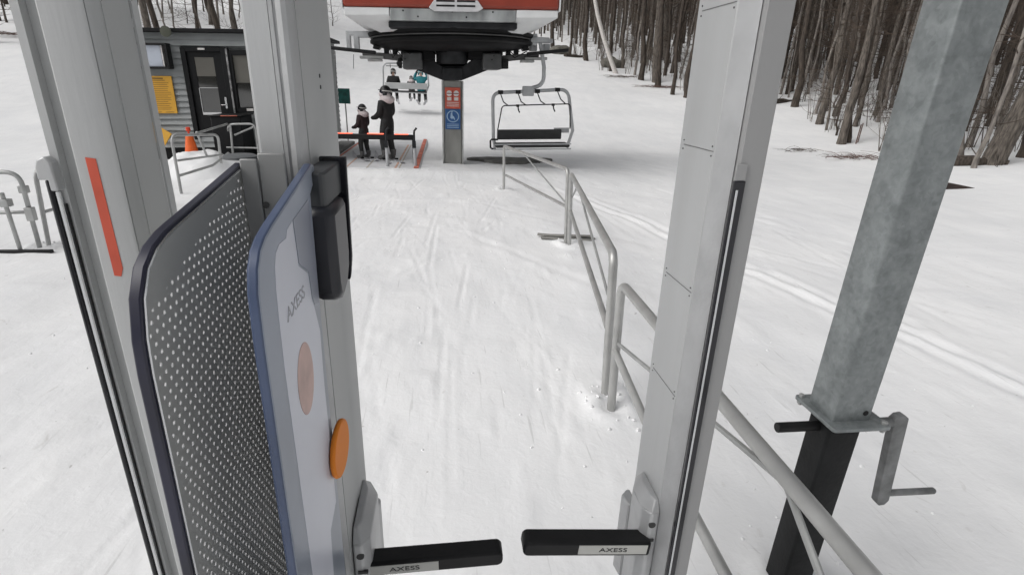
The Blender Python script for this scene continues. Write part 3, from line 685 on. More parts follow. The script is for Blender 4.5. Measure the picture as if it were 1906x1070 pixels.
# things on the hut wall
t = thing('wall_screen', 'pale blue screen in a black housing on the hut wall', 'display', (-5.6, HY0 - .15, 2.05))
c = MB(); c.box(-5.98, -5.36, HY0 - .20, HY0 - .014, 1.83, 1.87); c.box(-5.98, -5.36, HY0 - .20, HY0 - .014, 2.26, 2.30); c.box(-5.40, -5.36, HY0 - .20, HY0 - .014, 1.871, 2.259); c.box(-5.98, -5.94, HY0 - .2, HY0 - .014, 1.871, 2.259); c.box(-5.94, -5.40, HY0 - .04, HY0 - .014, 1.871, 2.259)
hsk(c).build('housing', M['black'], t, .006)
hsk(MB().box(-5.938, -5.50, HY0 - .15, HY0 - .041, 1.873, 2.257)).build('screen_face', M['screen'], t, .004)
hsk(MB().box(-5.495, -5.47, HY0 - .15, HY0 - .041, 1.873, 2.257)).build('bright_edge', M['signwhite'], t)
t = thing('notice_board', 'yellow printed notice on the grey hut wall below the screen', 'notice', (-5.7, HY0 - .03, 1.33))
hsk(MB().box(-5.93, -5.44, HY0 - .04, HY0 - .014, .985, 1.70)).build('sheet', M['yellow'], t, .003)
c = MB(); c.box(-5.80, -5.60, HY0 - .0425, HY0 - .041, 1.64, 1.668); c.box(-5.83, -5.57, HY0 - .0425, HY0 - .041, 1.612, 1.624)
random.seed(3)
for i in range(15):
    z = 1.57 - i * .036
    c.box(-5.89, -5.49 - random.random() * .09, HY0 - .0425, HY0 - .041, z - .005, z + .005)
c.box(-5.88, -5.74, HY0 - .0425, HY0 - .041, 1.005, 1.016); c.box(-5.66, -5.5, HY0 - .0425, HY0 - .041, 1.005, 1.016)
hsk(c).build('printed_lines', M['yprint'], t)
t = thing('flood_light', 'small dark round lamp under the hut roof edge', 'lamp', (-5.30, HY0 - .2, 2.45))
c = MB(); c.lathe([(.02, 0), (.06, -.05), (.095, -.13), (.10, -.17), (.085, -.172)], (-5.30, HY0 - .09, 2.50), 'y', 18); hsk(c).build('hood', mat('olive_lamp_hood', (.06, .065, .045), .5), t)
c = MB(); c.box(-5.33, -5.27, HY0 - .09, HY0 - .013, 2.46, 2.54); hsk(c).build('mount', M['siding'], t)
t = thing('warning_sign', 'small tilted yellow sign leaning at the foot of the hut wall', 'sign', (-5.85, HY0 - .3, .3))
Ms = Matrix.Translation((-5.79, HY0 - .28, .56)) @ Matrix.Rotation(R(-12), 4, 'X') @ Matrix.Rotation(R(32), 4, 'Y')
c = MB(); c.box(-.22, .22, -.012, .012, -.16, .16, Ms); c.build('sign_face', M['yellow'], t, .004)
c = MB(); c.box(-.02, .02, .013, .04, -.6, .1, Matrix.Translation((-5.9, HY0 - .26, .52))); c.build('stake', M['wood'], t)
t = thing('traffic_cone', 'orange traffic cone on the snow heap in front of the hut', 'cone', (-4.86, 11.35, .20))
c = MB(); c.lathe([(.135, .0), (.128, .06), (.06, .44), (.052, .445)], (-4.86, 11.35, .20), 'z', 20); c.build('body', M['cone'], t)
c = MB(); c.lathe([(.020, .445), (.016, .5), (.040, .51), (.040, .57), (.02, .58)], (-4.86, 11.35, .20), 'z', 14); c.build('top_knob', mat('red_cone_top', (.62, .05, .015), .5), t)
c = MB(); c.box(-5.03, -4.69, 11.18, 11.52, .17, .20); c.build('base', M['cone'], t, .01)
# heap of snow
def heap(name, cx, cy, rx, ry, h, seed, label, mat_=None, n=46):
    b = MB(); r2 = np.random.default_rng(seed); vs = []
    for j in range(n):
        for i in range(n):
            u, v = -1 + 2 * i / (n - 1), -1 + 2 * j / (n - 1); x, y = cx + u * rx, cy + v * ry
            d = math.hypot(u, v); k = float(sstep(1, .25, np.array(d)))
            nz = float(vnoise(np.array([x * 3.1]), np.array([y * 3.1]), seed)[0]) * .35 + float(vnoise(np.array([x * 8]), np.array([y * 8]), seed + 1)[0]) * .16 + float(vnoise(np.array([x * 19]), np.array([y * 19]), seed + 2)[0]) * .07
            vs.append((x, y, float(terr0(x, y)) - .06 + k * h * (1 + nz) + k * .06))
    b.add(vs, [(j * n + i, j * n + i + 1, (j + 1) * n + i + 1, (j + 1) * n + i) for j in range(n - 1) for i in range(n - 1)])
    return tag(b.build(name, mat_ or M['snow'], None, 0, 60), label, 'snow heap')
heap('snow_heap', -4.55, 10.9, 1.05, 1.35, .33, 21, 'lumpy heap of ploughed snow between the barriers and the hut')

cb = MB(); r4 = random.Random(31)
def crumb(x, y, r): cb.blob((x, y, T(x, y) + r * .25), r * r4.uniform(.8, 1.3), r * r4.uniform(.8, 1.3), r * r4.uniform(.5, .9), 6, 4, Matrix.Rotation(r4.uniform(0, 3), 3, 'Z'))
for k in range(420):
    if k % 3 == 0: px_, py_ = r4.choice(((.927, 2.545), (.937, 2.7), (1.42, 5.87), (1.03, 9.37), (1.27, 1.36), (.43, .85), (.3, 10.9), (-.6, 11.0), (-4.1, 5.8))); a = r4.uniform(0, 6.28); d_ = abs(r4.gauss(0, .22)) + .05; crumb(px_ + d_ * math.cos(a), py_ + d_ * math.sin(a), r4.uniform(.004, .013))
    else: crumb(r4.uniform(-3.5, 3.5), r4.uniform(1.0, 10), r4.uniform(.003, .010))
tag(cb.build('snow_crumbs', M['snow'], None, 0, 60), 'loose crumbs of snow scattered over the packed lane', 'snow', None, 'stuff')

# ------------------------------------------------------------------ loading belt
cpt = MB(); cpt.box(-2.50, -.50, 11.45, 18.6, -.03, .035)
belt = struct(cpt.build('loading_carpet', M['belt'], None, .01))
def line(x0, x1, y0, y1, m, name, k=0):
    MB().box(x0, x1, y0, y1, .0335, .0385 + k).build(name, m, belt)
line(-2.46, -2.40, 11.46, 17.5, M['redline'], 'red_line'); line(-2.35, -2.31, 11.46, 17.5, M['signwhite'], 'white_line')
line(-2.02, -1.985, 11.46, 13.4, M['paleline'], 'pale_line'); line(-1.60, -1.57, 11.46, 13.0, M['brownline'], 'pale_line'); line(-1.03, -.985, 11.46, 16, M['paleline'], 'pale_line'); line(-.945, -.915, 11.46, 16, M['brownline'], 'pale_line')
line(-.635, -.535, 11.46, 18.4, M['redline'], 'red_line', .012)
struct(MB().prism([(-3.35, 16.2), (-2.52, 16.2), (-2.52, 12.2), (-2.70, 12.2)], 'z', -.03, .10).build('grey_ground_patch', M['rubber_mat'], None, .01))
gm = MB(); random.seed(5)
out = []
for i in range(30):
    a = 2 * math.pi * i / 30; r = 1 + .16 * math.sin(3 * a) + random.uniform(-.10, .10); out.append((1.55 + .95 * r * math.cos(a), 13.0 + .42 * r * math.sin(a)))
struct(gm.prism(out, 'z', -.03, .062).build('grey_ground_patch', mat('dark_ground_patch', (.13, .128, .12), .9, 0, .5, 4, .3, 30), None, .012))  # low dark patch of irregular outline right of the pillar
out = []
for i in range(24):
    a = 2 * math.pi * i / 24; r = 1 + random.uniform(-.15, .15); out.append((1.45 + .55 * r * math.cos(a), 13.55 + .16 * r * math.sin(a)))

t = thing('loading_gate', 'low black bar with red lights across the loading belt', 'loading gate', (-1.4, 12.2, 0))
c = MB(); c.box(-2.34, -.66, 12.12, 12.22, .535, .645); bar = c.build('bar', M['black'], t, .02)
for (a, b_) in ((-2.24, -1.93), (-1.62, -1.28), (-1.05, -.76)):
    MB().box(a, b_, 12.115, 12.20, .646, .662).build('light_strip', M['ledred'], bar, .004)
c = MB(); c.tube([(-.655, 12.17, -.02), (-.655, 12.17, .58)], .03, 10); c.build('post', M['darksteel'], t)
c = MB(); c.tube([(-2.36, 12.17, -.02), (-2.36, 12.17, .66)], .045, 10); c.build('post', M['darksteel'], t)
for x, y, lab in ((-1.182, 11.7, 'grey stop post standing behind the adult skier'), (-.612, 11.74, 'grey stop post at the right end of the lit black bar')):
    t = thing('stop_post', lab, 'post', (x, y, 0), 'grey stop posts on the belt')
    c = MB(); c.tube([(x, y, -.02), (x - .005, y, .55)], .036, 12); c.build('shaft', M['chairpaint'], t)
    c = MB(); c.tube([(x - .005, y, .55), (x - .005, y, .70), (x + .0, y, .76), (x + .05, y, .82)], .022, 10); c.box(x - .05, x + .03, y - .04, y - .025, .42, .56); c.build('crook', M['darksteel'], t)

# ------------------------------------------------------------------ people
def grow(joints, edges, name, m, parent, flat=None, root=0, sub=2):
    me = bpy.data.meshes.new(name); bm = bmesh.new(); L = bm.verts.layers.skin.verify()
    vs = []
    for i, (p, r) in enumerate(joints):
        v = bm.verts.new(p); rr = r if isinstance(r, tuple) else (r, r); v[L].radius = rr; v[L].use_root = (i == root); vs.append(v)
    for a, b_ in edges: bm.edges.new((vs[a], vs[b_]))
    bm.to_mesh(me); bm.free()
    o = bpy.data.objects.new(name, me); COL.objects.link(o)
    k = o.modifiers.new('skin', 'SKIN'); k.use_smooth_shade = True
    s_ = o.modifiers.new('sub', 'SUBSURF'); s_.levels = sub; s_.render_levels = sub
    dg = bpy.context.evaluated_depsgraph_get(); dg.update()
    nm = bpy.data.meshes.new_from_object(o.evaluated_get(dg)); nm.name = name
    o.modifiers.clear(); o.data = nm; nm.materials.clear(); nm.materials.append(m)
    nm.polygons.foreach_set('use_smooth', [True] * len(nm.polygons))
    if parent: o.parent = parent
    return o

def person(label, loc, rz, h, jacket, trousers, head_turn, gaiter=True, seated=False, group=None, helmet=True, hood=None, arms='front', lean=0):
    """local frame: figure faces +Y, feet at z=0 (seat at z=0 when seated); built for h=1.7 then scaled"""
    t = thing('person', label, 'person', (0, 0, 0), group)
    W = 1.0
    if not seated:
        zc = .92; J = [((0, 0, zc), (.15, .115)), ((0, .0, 1.12), (.145, .105)), ((0, .0, 1.32), (.165, .115)), ((0, .0, 1.43), (.10, .085)), ((0, .01, 1.50), .058), ((0, .02, 1.60), (.078, .092)), ((0, .02, 1.68), (.062, .072))]
        E_ = [(0, 1), (1, 2), (2, 3), (3, 4), (4, 5), (5, 6)]
        for s in (-1, 1):
            k = len(J)
            J += [((s * .10, .01, .82), (.105, .105)), ((s * .125, .055, .47), .078), ((s * .145, -.01, .14), .060), ((s * .15, .09, .05), (.055, .045)), ((s * .155, .17, .045), (.045, .04))]
            E_ += [(0, k), (k, k + 1), (k + 1, k + 2), (k + 2, k + 3), (k + 3, k + 4)]
            k = len(J)
            J += [((s * .175, 0, 1.37), .070), ((s * .215, .02, 1.12), .058), ((s * .17, .23, 1.02), .048), ((s * .145, .30, 1.01), .040), ((s * .14, .37, 1.0), .030)]
            E_ += [(2, k), (k, k + 1), (k + 1, k + 2), (k + 2, k + 3), (k + 3, k + 4)]
        hd = Vector((0, .02, 1.62))
    else:
        J = [((0, 0, .12), (.16, .12)), ((0, -.03, .34), (.15, .11)), ((0, -.02, .54), (.17, .115)), ((0, 0, .65), (.10, .085)), ((0, .01, .72), .058), ((0, .02, .82), (.078, .092)), ((0, .02, .90), (.062, .072))]
        E_ = [(0, 1), (1, 2), (2, 3), (3, 4), (4, 5), (5, 6)]
        for s in (-1, 1):
            k = len(J)
            J += [((s * .10, .12, .11), .10), ((s * .13, .46, .10), .080), ((s * .15, .50, -.30), .060), ((s * .155, .58, -.40), (.055, .045)), ((s * .16, .66, -.41), (.045, .04))]
            E_ += [(0, k), (k, k + 1), (k + 1, k + 2), (k + 2, k + 3), (k + 3, k + 4)]
            k = len(J)
            if arms == 'up' :
                J += [((s * .20, 0, .60), .072), ((s * .31, .04, .58 + .06 * s), .058), ((s * .27, .16, .74), .048), ((s * .20, .18, .86), .040), ((s * .16, .19, .92), .03)]
            else:
                J += [((s * .20, 0, .60), .072), ((s * .26, .02, .34), .058), ((s * .18, .26, .30), .048), ((s * .16, .33, .32), .040), ((s * .15, .40, .33), .03)]
            E_ += [(2, k), (k, k + 1), (k + 1, k + 2), (k + 2, k + 3), (k + 3, k + 4)]
        hd = Vector((0, .02, .84))
    Mh = Matrix.Translation(hd) @ Matrix.Rotation(head_turn, 4, 'Z')
    # face on the body: nose, brow, chin as extra chain verts
    k = len(J)
    J += [(tuple(Mh @ Vector((0, .085, .0))), .022), (tuple(Mh @ Vector((0, .118, -.012))), .012)]; E_ += [(5, k), (k, k + 1)]
    k = len(J); J += [(tuple(Mh @ Vector((0, .07, -.075))), .035)]; E_ += [(5, k)]
    Jb = [(p, tuple(x * (.78 if i not in (4, 5, 6) and i < 27 else 1) for x in (r if isinstance(r, tuple) else (r, r)))) for i, (p, r) in enumerate(J)]
    body = grow(Jb, E_, 'body', M['skin'], t)
    # clothes: the same figure, a little fuller, without head and hands
    def cloth(name, idx, grow_by, m, extra=()):
        mp = {a: i for i, a in enumerate(idx)}
        JJ = []
        for a in idx:
            p, r = J[a]; r = r if isinstance(r, tuple) else (r, r); JJ.append((p, tuple(x + grow_by for x in r)))
        EE = [(mp[a], mp[b_]) for a, b_ in E_ if a in mp and b_ in mp]
        for a, p, r in extra: EE.append((mp[a], len(JJ))); JJ.append((p, r))
        return grow(JJ, EE, name, m, t)
    z0 = 0 if seated else .80
    cloth('jacket', [0, 1, 2, 3] + [12, 13, 14] + [22, 23, 24] , .022, jacket, [(0, (0, .0, z0 - .04 if not seated else -.02), (.185, .145)), (3, (0, .005, J[3][0][2] + .05), (.085, .075)), (14, J[15][0], (.058, .058)), (24, J[25][0], (.058, .058))])
    cloth('trousers', [0, 1, 7, 8, 9, 17, 18, 19], .012, trousers, [(9, tuple(Vector(J[9][0]) + Vector((0, 0, -.06))), (.075, .075)), (19, tuple(Vector(J[19][0]) + Vector((0, 0, -.06))), (.075, .075))])
    for k0 in (9, 19):
        a = Vector(J[k0][0]); b_ = Vector(J[k0 + 1][0]); c_ = Vector(J[k0 + 2][0])
        bo = MB(); bo.tube([a + Vector((0, -.01, .10)), a + Vector((0, 0, -.04)), a + (b_ - a) * .6 + Vector((0, 0, -.03)), c_ + Vector((0, .02, -.015))], .07, 12, radii=[.078, .072, .066, .05]); bo.build('boot', M['boot'], t)
    for k0 in (15, 25):
        p = Vector(J[k0][0]); q = Vector(J[k0 + 1][0]); gv = MB(); gv.tube([p - (q - p) * .7, p, q, q + (q - p) * .6], .05, 10, radii=[.05, .056, .050, .03])
        gv.blob(p + Vector((.03 if p.x < 0 else -.03, .03, .03)), .02, .04, .02, 8, 6); gv.build('glove', M['jacket'], t)
    if helmet:
        hb = MB(); prof = []
        for i in range(9):
            a = R(90 - i * 13); prof.append((max(.001, .128 * math.cos(a)), .138 * math.sin(a)))
        hb.lathe(prof[::-1], (0, 0, 0), 'z', 22)
        hb.v = [(v[0] * .93, v[1] * 1.08 - .01, v[2] + .028) for v in hb.v]
        hb.blob((-.098, -.015, -.04), .025, .055, .075, 10, 8); hb.blob((.098, -.015, -.04), .025, .055, .075, 10, 8)
        hb.box(-.07, .07, .10, .155, .045, .062)
        hb.v = [tuple(Mh @ Vector(v)) for v in hb.v]; ho = hb.build('helmet', M['helmet'] if hood is None else hood, t, 0, 60)
        gg = MB(); n = 12; ring = []
        for i in range(n + 1):
            a = R(-75 + 150 * i / n); ring.append((math.sin(a) * .105, math.cos(a) * .122 + .004))
        vs = [(x, y, z) for z in (-.035, .045) for x, y in ring] + [(x * 1.10, y * 1.10, z) for z in (-.030, .040) for x, y in ring]
        k = n + 1; fs = []
        for i in range(n):
            fs += [(i, i + 1, k + i + 1, k + i), (2 * k + i, 2 * k + i + 1, 3 * k + i + 1, 3 * k + i), (i, i + 1, 2 * k + i + 1, 2 * k + i), (k + i, k + i + 1, 3 * k + i + 1, 3 * k + i)]
        fs += [(0, k, 3 * k, 2 * k), (n, k + n, 3 * k + n, 2 * k + n)]
        gg.add(vs, fs); gg.v = [tuple(Mh @ Vector(v)) for v in gg.v]; gg.build('goggles', M['goggle'], t)
        sg = MB(); ring = []
        for i in range(17):
            a = R(70 + 220 * i / 16); ring.append(tuple(Mh @ Vector((math.sin(a) * .128, math.cos(a) * .150 - .008, .038 + .010 * math.cos(a)))))
        sg.tube(ring, .014, 6); sg.build('goggle_strap', M['strap'], t)
    if gaiter:
        ga = MB(); ga.blob(Mh @ Vector((0, .052, -.050)), .108, .104, .078, 16, 10); ga.blob(hd + Vector((0.02, -.04, -.165)), .195, .175, .115, 18, 10); ga.blob(Mh @ Vector((0, -.035, -.11)), .118, .115, .11, 16, 10)
        ga.build('neck_gaiter', M['gaiter'], t)
    s = h / 1.74 if not seated else h
    t.matrix_basis = Matrix.Translation(loc) @ Matrix.Rotation(rz, 4, 'Z') @ Matrix.Rotation(lean, 4, 'X') @ Matrix.Scale(s, 4)
    return t
def ski_thing(label, p, rz, L, group, pitch=0):
    b = MB(); n = 14; w = .045
    vs = []
    for i in range(n + 1):
        u = i / n; y = -L * .48 + L * u; up_ = .10 * max(0, (u - .86) / .14) ** 2 + .02 * max(0, (.06 - u) / .06); ww = w * (1 - .75 * max(0, (u - .9) / .1) ** 2) * (.86 + .5 * (u - .5) ** 2)
        vs += [(-ww, y, up_), (ww, y, up_), (ww, y, up_ + .014), (-ww, y, up_ + .014)]
    fs = []
    for i in range(n):
        for j in range(4): a, c_ = i * 4 + j, i * 4 + (j + 1) % 4; fs.append((a, c_, c_ + 4, a + 4))
    fs += [(0, 1, 2, 3), tuple(n * 4 + j for j in (3, 2, 1, 0))]
    b.add(vs, fs); o = b.build('ski', M['ski'], None, 0)
    MB().box(-.035, .035, -.17, -.10, .0145, .05).build('heel_binding', M['black'], o, .004); MB().box(-.035, .035, .14, .20, .0145, .045).build('toe_binding', M['black'], o, .004)
    o.matrix_basis = Matrix.Translation(p) @ Matrix.Rotation(rz, 4, 'Z') @ Matrix.Rotation(pitch, 4, 'X')
    return tag(o, label, 'ski', group)
AD = (-1.25, 12.72, .058); CH = (-1.79, 12.86, .058)
person('adult skier in black jacket with pale pink hood scarf, head turned aside', AD, R(48), 1.53, M['jacket'], M['trousers'], R(34))
person('child skier in dark plum jacket and black helmet on the belt', CH, R(50), 1.14, M['plum'], M['trousers'], R(30))
for x, y, L, lab in ((AD[0] - .14, AD[1] - .02, 1.5, "left ski under the adult's boots"), (AD[0] + .135, AD[1] + .06, 1.5, "right ski under the adult's boots"), (CH[0] - .105, CH[1] - .02, 1.1, "left ski under the child's boots"), (CH[0] + .10, CH[1] + .06, 1.1, "right ski under the child's boots")):
    ski_thing(lab, (x, y, .042), R(18 if L > 1.2 else 25), L, 'skis on the loading belt')

# ------------------------------------------------------------------ lift terminal
LT = thing('lift_terminal', 'chairlift terminal with red housing over a large black bullwheel', 'lift terminal', (.2, 12.5, 0))
KL = .0265; LX = .20
def lsk(b): b.v = [(v[0], v[1], v[2] + (v[0] - LX) * KL) for v in b.v]; return b
hY0, hY1 = 10.62, 14.3
zr = 2.945
hs = MB(); hs.box(-1.70, 2.09, hY0, hY1, zr, 4.6); ho = lsk(hs).build('housing', M['red'], LT, .05)
for xa, xb in ((-1.73, -1.701), (2.091, 2.12)): lsk(MB().box(xa, xb, hY0 + .02, hY1, zr - .02, 4.6)).build('edge_trim', M['white'], ho)
def skirt(xa, xb, xc, xd, zt, zm, zb, m, name):
    """xa..xb top, xc..xd bottom; vertical band then inward slope"""
    b = MB(); vs = []
    for (p, q, z, yi) in ((xa, xb, zt, 0), (xa, xb, zm, 0), (xc, xd, zb, .55)):
        vs += [(p, hY0 + .03 + yi, z), (q, hY0 + .03 + yi, z), (q, hY1 - .03 - yi, z), (p, hY1 - .03 - yi, z)]
    fs = [(0, 1, 2, 3), (8, 9, 10, 11)]
    for L_ in (0, 4):
        for j in range(4): fs.append((L_ + j, L_ + (j + 1) % 4, L_ + 4 + (j + 1) % 4, L_ + 4 + j))
    b.add(vs, fs); return lsk(b).build(name, m, LT, .015)
skirt(-1.69, -.915, -1.16, -.75, zr - .005, zr - .13, zr - .34, M['white'], 'skirt_panel')
skirt(1.325, 2.08, 1.15, 1.56, zr - .005, zr - .13, zr - .34, M['white'], 'skirt_panel')
c = MB(); c.box(-.91, 1.32, hY0 + .035, hY1 - .04, zr - .205, zr - .005); lsk(c).build('grey_beam', M['dirtygrey'], LT, .02)
c = MB(); c.box(-.95, 1.36, hY0 + .16, hY1 - .2, zr - .31, zr - .206); lsk(c).build('drive_frame', M['darksteel'], LT, .02)
vt = MB(); vt.prism([(-.23, zr - .005), (-.13, zr + .12), (.62, zr + .12), (.72, zr - .005), (.62, zr - .06), (-.13, zr - .06)], 'y', hY0 - .055, hY0 - .003); vo = lsk(vt).build('vent', M['vent'], LT, .008)
c = MB()
for i in range(6): c.box(-.10 + (i % 2) * .36, .22 + (i % 2) * .36, hY0 - .058, hY0 - .0555, zr + .012 + (i // 2) * .075, zr + .042 + (i // 2) * .075)
lsk(c).build('louvre_slots', M['black'], vo)
c = MB(); c.lathe([(.03, -.004), (.03, .002)], (-1.40, hY0 + .06, zr - .18), 'y', 12); lsk(c).build('bolt_hole', M['black'], LT) if False else None
# bullwheel
bwz = 2.44
c = MB(); c.lathe([(1.30, .02), (1.62, .0), (1.68, .03), (1.68, .075), (1.63, .09), (1.63, .13), (1.70, .15), (1.72, .21), (1.60, .235), (1.2, .22)], (LX, 12.5, bwz), 'z', 72, False)
bw = lsk(c).build('bullwheel', M['wheel'], LT)
c = MB()
for k in range(8):
    a = k * math.pi / 4 + .2; Mk = Matrix.Translation((LX, 12.5, bwz)) @ Matrix.Rotation(a, 4, 'Z'); c.box(.2, 1.45, -.08, .08, .04, .17, Mk)
lsk(c).build('spokes', M['wheel'], bw)
c = MB(); c.lathe([(.30, -.35), (.34, -.28), (.34, .24)], (LX, 12.5, bwz), 'z', 24); lsk(c).build('hub', M['darksteel'], bw)
c = MB(); c.lathe([(1.56, .015), (1.45, -.05), (1.10, -.10), (.55, -.12), (.02, -.12)], (LX, 12.5, bwz), 'z', 48, False); lsk(c).build('web_plate', M['wheel'], bw)
c = MB(); c.box(-.42, -.16, 12.15, 12.9, 2.14, 2.36); c.box(.52, .86, 12.15, 12.9, 2.18, 2.37); lsk(c.box(-.14, .50, 12.6, 12.95, 2.05, 2.36)).build('drive_motor', M['wheel'], LT, .03)
for k in range(9):
    hz = MB()
    x = random.uniform(-1.1, 1.5); a_ = random.uniform(.15, .45); hz.tube([(x, 12.2, 2.36), (x + a_ * .4, 12.1, 2.20 + random.uniform(-.04, .1)), (x + a_, 12.2, 2.34)], .012, 6)
    lsk(hz).build('hose', M['black'], LT)
for k in range(5): lsk(MB().lathe([(.016, -.006), (.016, .002)], (-.75 + .42 * k + random.uniform(-.1, .1), hY0 + .035, zr - .05 - .09 * (k % 2)), 'y', 8)).build('bolt', M['black'], LT)
# pillar with yoke
c = MB(); c.box(.0, .395, 12.36, 12.80, -.1, 1.765); pi_ = c.build('pillar', M['pillar'], LT, .02)
c = MB(); c.box(-.035, -.002, 12.33, 12.83, -.1, 1.76); c.box(.397, .43, 12.33, 12.83, -.1, 1.76); c.build('side_flange', M['galvtube'], pi_, .004)
c = MB(); c.box(-.02, .42, 12.36, 12.8, 1.766, 2.02); c.prism([(-.0, 1.766), (-.78, 2.06), (-.78, 2.33), (-.45, 2.33), (-.02, 2.05), (.42, 2.05), (.85, 2.33), (1.18, 2.33), (1.18, 2.06), (.40, 1.766)], 'y', 12.40, 12.75)
lsk(c).build('yoke', M['darksteel'], LT, .02)
for x, s in ((-.62, -1), (1.02, 1)):
    c = MB(); c.box(x - .20, x + .20, 12.10, 12.95, 1.98, 2.30); bo = lsk(c).build('gear_box', mat('dark_grey_box', (.075, .077, .078), .5, .2, .25, 5), LT, .03)
    c = MB(); c.box(x + s * .205 - .03, x + s * .205 + .03 + s * .12, 12.2, 12.5, 2.0, 2.19); c.lathe([(.06, -.02), (.06, .0)], (x + s * .27, 12.19, 2.09), 'y', 14); lsk(c).build('sensor', M['black'], bo, .01)
    c = MB(); c.box(x - s * .03 - .08, x - s * .03 + .08, 12.3, 12.6, 2.305, 2.44); lsk(c).build('spacer', M['darksteel'], bo, .01)
for s in (-1, 1):
    c = MB(); c.prism([(LX + s * .98, 2.26), (LX + s * .98, 2.13), (LX + s * 1.62, 2.20), (LX + s * 1.85, 2.24), (LX + s * 1.85, 2.31), (LX + s * 1.5, 2.30)], 'y', 12.36, 12.56); so = lsk(c).build('side_arm', mat('mid_grey_arm', (.10, .10, .10), .5, .2, .2, 6), LT, .015)
    for k in range(3):
        x = LX + s * (1.02 + .17 * k); c = MB(); c.box(x - .05, x + .05, 12.4, 12.52, 2.27, 2.46); lsk(c).build('strut', M['darksteel'], so, .01)
    c = MB(); Mb = Matrix.Translation((LX + s * 2.0, 12.2, 2.33)) @ Matrix.Rotation(R(-5.5) * s, 4, 'Y'); c.box(-.45, .45, -.04, .04, -.035, .035, Mb); lsk(c).build('guide_bar', M['black'], LT, .015)
    c = MB(); c.prism([(LX + s * 1.50, 2.35), (LX + s * 1.62, 2.37), (LX + s * 1.60, 2.44), (LX + s * 1.44, 2.42)], 'y', 12.25, 12.5); lsk(c).build('guide_shoe', M['black'], LT, .01)
    c = MB(); c.box(LX + s * 1.72 - .18, LX + s * 1.72 + .30, 12.3, 12.52, 2.18, 2.235); c.box(LX + s * 1.6 - .14, LX + s * 1.6 + .14, 12.28, 12.55, 2.13, 2.179); lsk(c).build('guide_tray', M['galvtube'], LT, .01)
c = MB(); c.prism([(-1.95, 2.36), (-1.95, 2.70), (-1.46, 2.70), (-1.46, 2.58), (-1.70, 2.58), (-1.70, 2.36), (-1.80, 2.36), (-1.80, 2.62), (-1.87, 2.62), (-1.87, 2.36)], 'y', 12.35, 12.50); lsk(c).build('entry_frame', M['chairpaint'], LT, .008)
c = MB(); c.box(1.86, 2.34, 12.38, 12.6, 2.52, 2.60); c.box(1.86, 2.0, 12.36, 12.62, 2.36, 2.66); c.box(2.14, 2.28, 12.36, 12.62, 2.36, 2.50); lsk(c).build('entry_frame', M['chairpaint'], LT, .01)

for x, z0_, z1_ in ((-2.16, 2.25, 1.55), (-1.80, 2.20, 1.93)): MB().tube([(x, 12.2, z0_), (x - .02, 12.2, z1_)], .006, 6).build('pull_cord', M['black'], LT)
# signs on the pillar
sr = thing('pillar_sign', 'red sign with white figures at the top of the pillar', 'sign', (.2, 12.33, 1.4))
MB().box(.035, .365, 12.335, 12.3575, 1.195, 1.625).build('sign_plate', M['signred'], sr, .003)
c = MB()
for x in (.125, .275):
    n = 14; c.prism([(x + .058 * math.cos(2 * math.pi * i / n), 1.505 + .06 * math.sin(2 * math.pi * i / n)) for i in range(n)], 'y', 12.3325, 12.3345)
    c.box(x - .045, x + .045, 12.3325, 12.3345, 1.36, 1.428)
for k in range(3): c.box(.07, .33, 12.3325, 12.3345, 1.315 - k * .036, 1.327 - k * .036)
c.build('white_print', M['signwhite'], sr)
c = MB(); c.box(.193, .207, 12.3305, 12.3320, 1.36, 1.57); c.box(.07, .33, 12.3305, 12.3320, 1.495, 1.512); c.build('dark_print', mat('maroon_print', (.20, .02, .015), .5), sr)
sbl = thing('pillar_sign', 'blue sign with a white figure in a ring, below the red sign', 'sign', (.2, 12.33, 1.0))
MB().box(.035, .365, 12.335, 12.3575, .765, 1.185).build('sign_plate', M['signblue'], sbl, .003)
c = MB(); n = 30
ring = [(.2 + .135 * math.cos(2 * math.pi * i / n), 1.035 + .125 * math.sin(2 * math.pi * i / n)) for i in range(n)]; rin = [(.2 + .115 * math.cos(2 * math.pi * i / n), 1.035 + .107 * math.sin(2 * math.pi * i / n)) for i in range(n)]
for i in range(n):
    j = (i + 1) % n; c.prism([ring[i], ring[j], rin[j], rin[i]], 'y', 12.3325, 12.3345)
c.prism([(.155, 1.10), (.185, 1.12), (.195, 1.05), (.225, 1.03), (.25, .965), (.232, .96), (.215, .99), (.17, .985), (.145, 1.0)], 'y', 12.3325, 12.3345)
c.prism([(.18 + .02 * math.cos(2 * math.pi * i / 10), 1.135 + .018 * math.sin(2 * math.pi * i / 10)) for i in range(10)], 'y', 12.3325, 12.3345)
for k in range(3): c.box(.07, .33, 12.3325, 12.3345, .865 - k * .034, .877 - k * .034)
c.build('white_print', mat('pale_blue_print', (.30, .42, .55), .5), sbl)

# haul rope
rp = MB()
for x in (LX - 1.66, LX + 1.66):
    pts = []
    for i in range(26):
        y = 12.5 + 90 * (i / 25.) ** 1.3; pts.append((x, y, 2.56 + (x - LX) * KL + .19 * max(0, y - 14) ** 1.02))
    rp.tube(pts, .016, 6)
pts = [(LX + 1.66 * math.cos(a), 12.5 - 1.66 * math.sin(a), 2.56 + 1.66 * math.cos(a) * KL) for a in [math.pi * i / 24 for i in range(25)]]
rp.tube(pts, .016, 6)
tag(rp.build('haul_rope', M['rope']), 'steel haul rope running round the bullwheel and up the slope', 'rope')

